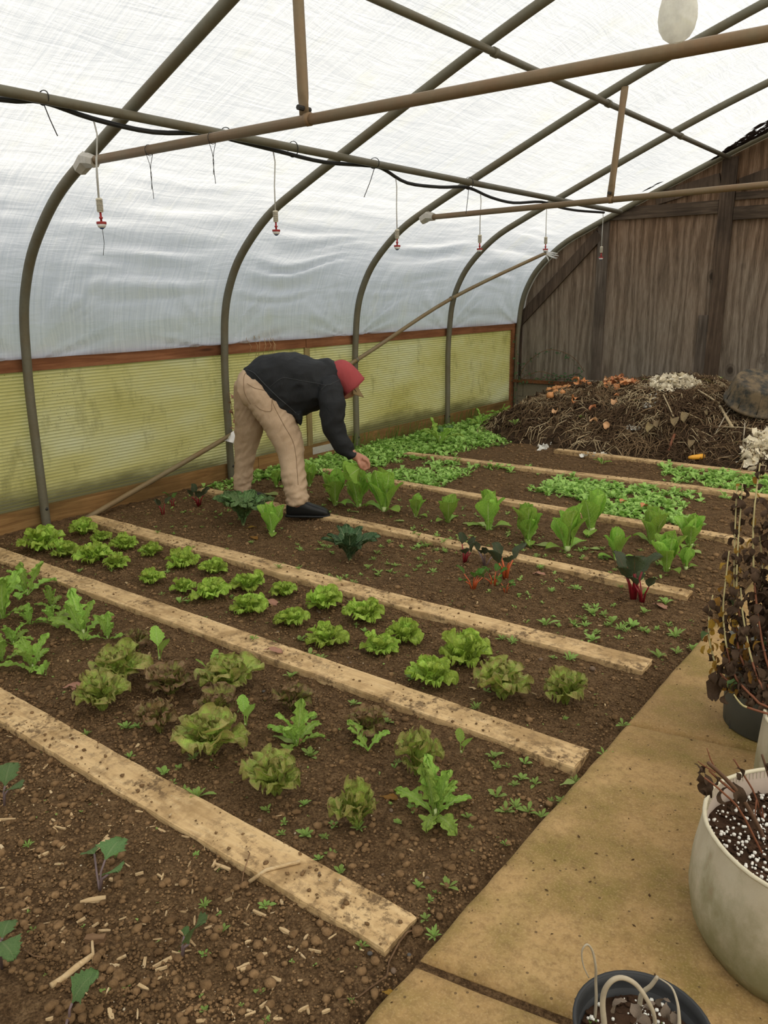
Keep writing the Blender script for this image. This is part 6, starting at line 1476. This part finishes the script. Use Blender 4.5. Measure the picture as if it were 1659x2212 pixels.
def strands(name, n, mat, L0, L1, r_, seed, arch=.05, clump=True):
    rg_ = random.Random(seed); mb = MB(); c = None
    for i in range(n):
        if c is None or not clump or rg_.random() < .12: c = heap_pick(rg_); az0 = rg_.uniform(0, 6.28)
        q = c+np.array((rg_.gauss(0, .09), rg_.gauss(0, .09), 0))
        if not (-5.2 < q[0] < -1.0 and 7.7 < q[1] < BACKY-.12): continue
        L = rg_.uniform(L0, L1); az = az0+rg_.gauss(0, .7); d = np.array((math.cos(az), math.sin(az), 0))*L
        P = []
        for f in (0, .35, .7, 1):
            p = q+d*(f-.5)+np.array((rg_.gauss(0, L*.08), rg_.gauss(0, L*.08), 0)); p[1] = min(p[1], BACKY-.1)
            p[2] = max(0.0, float(heap_z(p[0], p[1])))+rg_.uniform(.0, arch)*math.sin(f*math.pi)+rg_.uniform(-.006, .012); P.append(p-h0)
        mb.tube(P, [r_, r_*1.1, r_*.9, r_*.4], 3, False)
    o = mb.build(name, mat, heap); o['kind'] = 'stuff'
M['rootdark'] = m_plain('dark_roots', (.085, .052, .030), .9, .1, .5, 6)
M['rootmid'] = m_plain('brown_roots', (.19, .125, .07), .9, .1, .45, 6)
M['straw'] = m_plain('pale_straw', (.46, .36, .22), .85, .15, .35, 6)
strands('dark_roots', 3600, M['rootdark'], .08, .30, .0050, 1, .07); strands('brown_roots', 2600, M['rootmid'], .08, .28, .0042, 2, .08); strands('straw', 1300, M['straw'], .07, .28, .0036, 3, .08)
def flakes(name, n, mat, s0, s1, seed, where, parent=None, label=None, cat=None, lift=.0, stack=.0):
    rg_ = random.Random(seed); V = []; Q = []; b = 0; o0 = h0 if parent else None
    for i in range(n):
        q = where(rg_); s = rg_.uniform(s0, s1); E_ = Euler((rg_.uniform(-1, 1), rg_.uniform(-1, 1), rg_.uniform(0, 6.28))).to_matrix()
        nn = 4; cu = rg_.uniform(.4, 1.6)
        for j in range(nn):
            for k in range(nn):
                u, v = j/(nn-1)*2-1, k/(nn-1)*2-1
                w_ = 1-.35*abs(u)+rg_.uniform(-.12, .12); p = E_ @ Vector((u*s, v*s*w_*.75, s*.35*cu*(u*u+v*v*.5)+rg_.uniform(-.1, .1)*s)); V.append((p.x+q[0], p.y+q[1], p.z+q[2]+lift+stack*rg_.random()))
        Q.append(grid_faces(nn, nn)+b); b += nn*nn
    V = np.array(V); 
    if parent: V = V-h0
    o = obj(name, fast_mesh(name, V, np.concatenate(Q), mat), parent)
    if label: tag(o, label, cat)
    o['kind'] = 'stuff'; return o
M['huskbits'] = m_plain('tan_leaf_bits', (.25, .175, .10), .85, .15, .45, 5)
M['darkbits'] = m_plain('rotten_leaf_bits', (.050, .032, .020), .9, .1, .5, 5)
flakes('dead_leaf_bits', 700, M['darkbits'], .015, .05, 4, lambda r_: heap_pick(r_), heap); flakes('tan_leaf_bits', 260, M['huskbits'], .010, .035, 5, lambda r_: heap_pick(r_), heap)
M['whitepeel'] = m_plain('cream_peel', (.76, .68, .52), .8, .2, .15, 12); M['whitebits'] = m_plain('white_scraps', (.72, .70, .64), .8, .2, .15, 12)
def at_heap(x, y, Yd=None):
    """walk along the pixel ray until it meets the heap"""
    d = ray(x, y); t = 6.5; best = (9., None)
    while t < 14:
        p = CAM+d*t; h_ = max(0.0, float(heap_z(p[0], p[1])))
        if p[2] <= h_: return p
        if p[1] > BACKY-.15: break
        if p[1] > 7.7 and p[2]-h_ < best[0]: best = (p[2]-h_, np.array((p[0], p[1], h_)))
        t += .02
    return best[1]                 # the ray clears the crest: rest on the heap where it passes closest
def around(cx, cy, sx_, sy_):
    def f(r_):
        p = at_heap(cx+r_.gauss(0, sx_*.5), cy+r_.gauss(0, sy_*.5)); return (p[0], p[1], p[2]+.01)
    return f
def wc(r_):
    while True:
        u, v = r_.uniform(-1, 1), r_.uniform(-1, 1)
        if u*u+v*v < 1: break
    x = 1452+60*u; p = at_heap(x, 838+14*v-4*u); return (p[0], p[1], p[2]+.02+.07*(1-u*u)*r_.random())
flakes('peel_pile', 360, M['whitepeel'], .022, .048, 6, wc, None, 'pile of cream white peelings on top of the compost heap', 'peelings')
for i, (c, n, lab) in enumerate((((1412, 862, 12, 8), 26, 'white peelings just below the cream pile'), ((1398, 880, 14, 7), 20, 'white peelings halfway down the compost heap'), ((1366, 928, 13, 7), 22, 'white scraps low on the compost heap'), ((1520, 838, 16, 5), 18, 'white peelings under the dry husk at the heap top'), ((1290, 985, 30, 4), 30, 'white crumbs at the foot of the compost heap'), ((1178, 968, 16, 7), 20, 'grey white scraps at the heap toe'))):
    flakes('white_scraps', n, M['whitebits'], .014, .032, 20+i, around(*c), None, lab, 'scraps')
def pale(r_):
    u = r_.random(); x = 1615+44*u+r_.gauss(0, 9); y = 990-32*u+r_.gauss(0, 12); p = at_heap(x, y); return (p[0], p[1], p[2]+.05*r_.random())
flakes('pale_waste', 240, M['whitepeel'], .025, .06, 40, pale, None, 'heap of pale cream waste at the foot of the compost, near the dead plant', 'food waste')
# onions, each one
M['onion'] = m_plain('onion_skin', (.60, .27, .10), .4, .35, .25, 15, .1)
M['oniondry'] = m_plain('onion_neck', (.50, .30, .14), .7)
def onion_mesh():
    return MB().lathe([(.0001, -.9), (.45, -.85), (.85, -.45), (1.0, 0), (.88, .45), (.5, .8), (.22, .98), (.14, 1.25)], 14).mesh('bulb', M['onion'], True)
OM = onion_mesh(); ON_ = MB().lathe([(.14, 1.2), (.20, 1.45), (.05, 1.6)], 8).mesh('neck', M['oniondry'], True)
for i, (x, y, r_) in enumerate(((1190, 859, .047), (1188, 846, .042), (1203, 850, .038), (1212, 842, .040), (1223, 836, .044), (1207, 835, .036), (1217, 851, .036), (1228, 847, .034), (1199, 842, .036), (1232, 838, .030))):
    p = at_heap(x, y+5); t_ = thing('onion', 'whole brown onion at the bottom of the onion cluster' if i == 0 else 'orange brown onion in the cluster on the compost heap', 'onion', (p[0], p[1]-.03, p[2]+r_*.75+.02), 0, 'onions on the compost heap')
    a, b = RNG.uniform(-1.2, 1.2), RNG.uniform(-1.2, 1.2)
    obj('bulb', OM, t_, None, (a, b, 0), r_); obj('neck', ON_, t_, None, (a, b, 0), r_)
# orange peels
LM['peel'] = [leaf_mesh('peel', m_plain('orange_peel_%d' % i, c, .6, .3, .25, 15), 1.0, .75, 50, -60, 'round', .08, 4, .6, seed=300+i, nu=9, nv=9) for i, c in enumerate(((.62, .26, .10), (.60, .34, .17), (.50, .20, .09)))]
rg = random.Random(31)
for i, (cx, cy, sx_, sy_, n) in enumerate(((1330, 834, 22, 7, 22), (1362, 838, 14, 6, 9), (1258, 834, 12, 4, 8))):
    for k in range(n):
        p = at_heap(cx+rg.uniform(-1, 1)*sx_, cy+rg.uniform(-1, 1)*sy_); o = obj('vegetable_peel', rg.choice(LM['peel']), None, (p[0], p[1]-.02, p[2]+.055), (rg.uniform(-.6, .6), rg.uniform(-.5, .8), rg.uniform(0, 6)), rg.uniform(.07, .12))
        tag(o, 'orange vegetable peel in the peel cluster on the heap top', 'peel', 'orange peels on the heap top')
for x, y, lab in ((1245, 872, 'pair of orange peel flaps left of the heap middle'), (1242, 880, 'lower orange peel flap below its twin'), (1331, 873, 'cupped orange peel in the heap middle'), (1290, 890, 'small pinkish peel in the heap middle'), (1292, 921, 'flat torn orange peel low on the heap'), (1305, 924, 'orange peel scrap low on the heap beside a torn one'), (1328, 863, 'small orange peel above the cupped one'), (1207, 898, 'pale peel curl left of the heap middle')):
    p = at_heap(x, y); tag(obj('vegetable_peel', rg.choice(LM['peel']), None, (p[0], p[1]-.04, p[2]+.05), (.3, rg.uniform(-.3, .8), rg.uniform(0, 6)), .10), lab, 'peel')
p = on_z(1385, 1100, .02); tag(obj('vegetable_peel', LM['peel'][2], None, (p[0], p[1], .035), (0, 0, 1.), .07), 'red orange peel on the soil behind the broad romaine', 'peel'); p = on_z(1340, 1090, .02); tag(obj('vegetable_peel', LM['peel'][2], None, (p[0], p[1], .03), (0, 0, 1.), .07), 'small orange peel ring on the soil behind the tallest romaine', 'peel')
# corn husks, sticks, carrot
M['husk'] = m_leaf('dry_husk', (.36, .27, .13), (.24, .17, .08), trans=.2, rough=.7)
LM['husk'] = [leaf_mesh('husk', M['husk'], 1.0, .30, 24, -62, 'obl', .03, 3, .5, seed=320+i, nu=7, nv=11) for i in range(3)]
for x, y, sc, lab in ((1402, 935, .26, 'dry corn husk hanging beside the white scraps'), (1420, 932, .24, 'broad dry husk leaf low on the heap'), (1445, 930, .28, 'narrow dry husk leaf under the root ball'), (1486, 915, .30, 'long dry husk leaf in the heap middle'), (1482, 968, .22, 'upright dry husk leaf by the yellow root'), (1516, 910, .14, 'small dry husk in the heap middle')):
    p = at_heap(x, y); tag(obj('corn_husk', rg.choice(LM['husk']), None, (p[0], p[1]+.05, float(heap_z(p[0], p[1]+.05))+.045), (rg.uniform(-.3, .3), rg.uniform(-.25, -.1), -1.2+rg.uniform(-.4, .4)), sc), lab, 'husk')
p = at_heap(1530, 832); tag(obj('corn_husk', LM['husk'][0], None, (p[0]-.15, p[1], float(heap_z(p[0]-.15, p[1]))+.02), (0, .1, .3), .32), 'dry tan husk arching at the heap top beside the cream pile', 'husk')
def heap_stick(label, pts, r_, mat, name='twig'):
    P = []
    for x, y, l in pts:
        p = at_heap(x, y); P.append(p+np.array((0, -.03, l)))
    o0 = P[0]; tag(MB().tube([tuple(q-o0) for q in P], r_, 6).build(name, mat, None, True, loc=tuple(o0)), label, 'twig')
for lab, pts, r_, mk in (('pale bent stalk poking out near the cream pile', [(1434, 862, .05), (1445, 885, .05), (1456, 905, .03)], .008, 'straw'), ('long pale stalk slanting to the right on the heap', [(1508, 852, .05), (1530, 865, .05), (1556, 880, .04)], .010, 'straw'), ('reddish forked twig across the heap middle', [(1368, 908, .04), (1395, 895, .05), (1428, 883, .04)], .008, 'rootmid'), ('thick pale stalk below the tub', [(1556, 885, .04), (1566, 905, .05), (1584, 930, .03)], .016, 'straw'), ('straight pale twig below the tub', [(1562, 932, .05), (1610, 934, .05), (1659, 940, .04)], .006, 'straw'), ('grey twig crossing under the tub', [(1548, 940, .03), (1570, 905, .06), (1594, 878, .06)], .006, 'twigpale'), ('upright grey twig by the pale waste', [(1606, 970, .03), (1609, 930, .08)], .006, 'twigpale'), ('grey branch lying on the heap by the onions', [(1248, 853, .02), (1262, 846, .03), (1282, 842, .03)], .012, 'rootdark'), ('reddish stalk standing low on the heap', [(1442, 985, .0), (1452, 962, .04), (1458, 948, .05)], .014, 'twigred')):
    heap_stick(lab, pts, r_, M[mk])
p = at_heap(1508, 992); t_ = thing('carrot', 'orange yellow root lying at the foot of the heap', 'vegetable', (p[0], p[1]-.05, max(.03, p[2]+.03)), .9)
MB().tube([(-.09, 0, 0), (-.05, 0, .0), (.04, 0, 0), (.075, 0, .002), (.085, 0, 0)], [.012, .022, .028, .026, .012], 10).build('root', m_plain('yellow_root', (.75, .36, .04), .5), t_, True); MB().tube([(.08, 0, 0), (.12, .01, .01)], .006, 5).build('stub', M['palestem'], t_)
# wood block on the sill
p = on_y(1274, 818, BACKY-.10); tag(MB().box((-.13, -.035, 0), (.13, .035, .045), .002).build('wood_block', M['block_wood'], None, loc=(p[0], BACKY-.082, .424)), 'short grey wood block resting on the sill behind the peels', 'wood block')
# overturned tub
c0 = np.array(on_y(1632, 868, 8.75)); c1 = np.array(on_y(1662, 818, 8.75)); ax = Vector(c1-c0); ax = (ax.normalized()+Vector((-.1, -.35, .1))).normalized()
tub = thing('rubber_tub', 'muddy black rubber tub lying upside down and tilted on the heap', 'tub', tuple(c0))
tt_ = NT('muddy_rubber'); cc = tt_.coord('Object'); col = tt_.mix(tt_.ramp(tt_.noise(cc, 9, 6, .7), [(.40, 0.), (.60, .85)]), (.040, .040, .036), (.20, .145, .085)); M['tub'] = tt_.done(tt_.bsdf(col, .75, tt_.bump(tt_.noise(cc, 20, 4), .3, .01), .3))
MB().lathe([(.29, -.012), (.312, -.012), (.316, 0), (.310, .02), (.298, .024), (.285, .10), (.262, .20), (.252, .235), (.240, .248), (.225, .250), (.218, .242), (.0001, .240)], 36, (0, 0, 0), ax).build('shell', M['tub'], tub, True)
MB().lathe([(.285, -.008), (.262, .12), (.236, .232), (.0001, .234)], 36, (0, 0, 0), ax).build('inside', M['tub'], tub, True)
Rm = Vector((0, 0, 1)).rotation_difference(ax).to_matrix()
for k in range(10):
    a = k*.628; MB().tube([Rm @ Vector((.299*math.cos(a), .299*math.sin(a), .022)), Rm @ Vector((.264*math.cos(a), .264*math.sin(a), .20))], .005, 5).build('rib', M['tub'], tub, True)
# ivy in the wall corner
t_ = thing('ivy_vine', 'ivy vine climbing the corner beside the concrete blocks', 'vine', (-5.35, BACKY-.135, .435)); rg = random.Random(9)
LM['ivy'] = [leaf_mesh('leaf', M['darkkale'], 1.0, .9, 20, -30, 'round', .04, 3, .1, .3, 3, seed=340+i, nu=7, nv=7) for i in range(2)]
for pts in ([(0, 0, .0), (.1, .0, .22), (.4, .02, .42), (.75, .03, .35), (.95, .03, .15)], [(0, 0, 0), (.3, .02, .12), (.6, .03, .06), (.9, .03, .12)], [(-.05, -.02, -.4), (-.04, -.02, .1), (-.06, -.02, .6)], [(0, 0, 0), (.4, .02, .02), (.85, .03, .04)]):
    Q = catmull(pts, 5); MB().tube([tuple(q) for q in Q], .004, 5).build('stem', M['bark'], t_, True)
    for q in Q[1:]:
        for _ in range(2): obj('leaf', rg.choice(LM['ivy']), t_, (q[0]+rg.uniform(-.04, .04), q[1]-.02, q[2]+rg.uniform(-.04, .04)), (rg.uniform(-.6, .6), rg.uniform(0, 1), rg.uniform(-2.6, -.4)), rg.uniform(.03, .06))
for i in range(26): obj('leaf', rg.choice(LM['ivy']), t_, (rg.uniform(.35, 1.0), -.02, rg.uniform(.0, .12)), (rg.uniform(-.6, .6), rg.uniform(0, 1), rg.uniform(-2.6, -.4)), rg.uniform(.035, .06))
# small weeds on the heap
for x, y, w_ in ((1392, 826, 14), (1300, 828, 16), (1310, 838, 14), (1446, 806, 14), (1556, 822, 18), (1255, 905, 16), (1112, 920, 26), (1370, 870, 12), (1590, 960, 10), (1470, 985, 16)):
    p = at_heap(x, y); tag(obj('heap_weed', RNG.choice(WEED), None, tuple(p+np.array((0, 0, .01))), (0, 0, RNG.uniform(0, 6)), w_*depth(p)/FPX*1.8), 'small green weed sprouting on the compost heap', 'weed', 'weeds on the compost heap')
# dead branch with leaves behind the tub
t_ = thing('dead_branch', 'dead branch with brown leaves against the wall behind the tub', 'branch', (-2.05, 9.9, .45))
MB().tube([(0, 0, 0), (.15, .05, .25), (.4, .1, .42), (.7, .1, .6)], .008, 6).build('stem', M['twigpale'], t_, True)
DB = catmull([(0, 0, 0), (.15, .05, .25), (.4, .1, .42), (.7, .1, .6)], 8)
for i in range(22):                # each leaf hangs from the branch itself
    q = DB[rg.randrange(5, len(DB))]; obj('leaf', rg.choice(LM['dead']), t_, tuple(q), (rg.uniform(-.6, .6), rg.uniform(.2, 1.2), rg.uniform(0, 6)), rg.uniform(.06, .11))
t_.location.z = float(heap_z(-2.05, 9.9))
for o in list(COL.objects):        # kale growing on the heap toe stands on the heap, not in it
    if o.parent is None and o.name.split('.')[0] == 'kale':
        o.location.z = max(o.location.z, float(heap_z(o.location.x, o.location.y)) if o.location.y > 7.7 and o.location.x > -5.3 else -1)
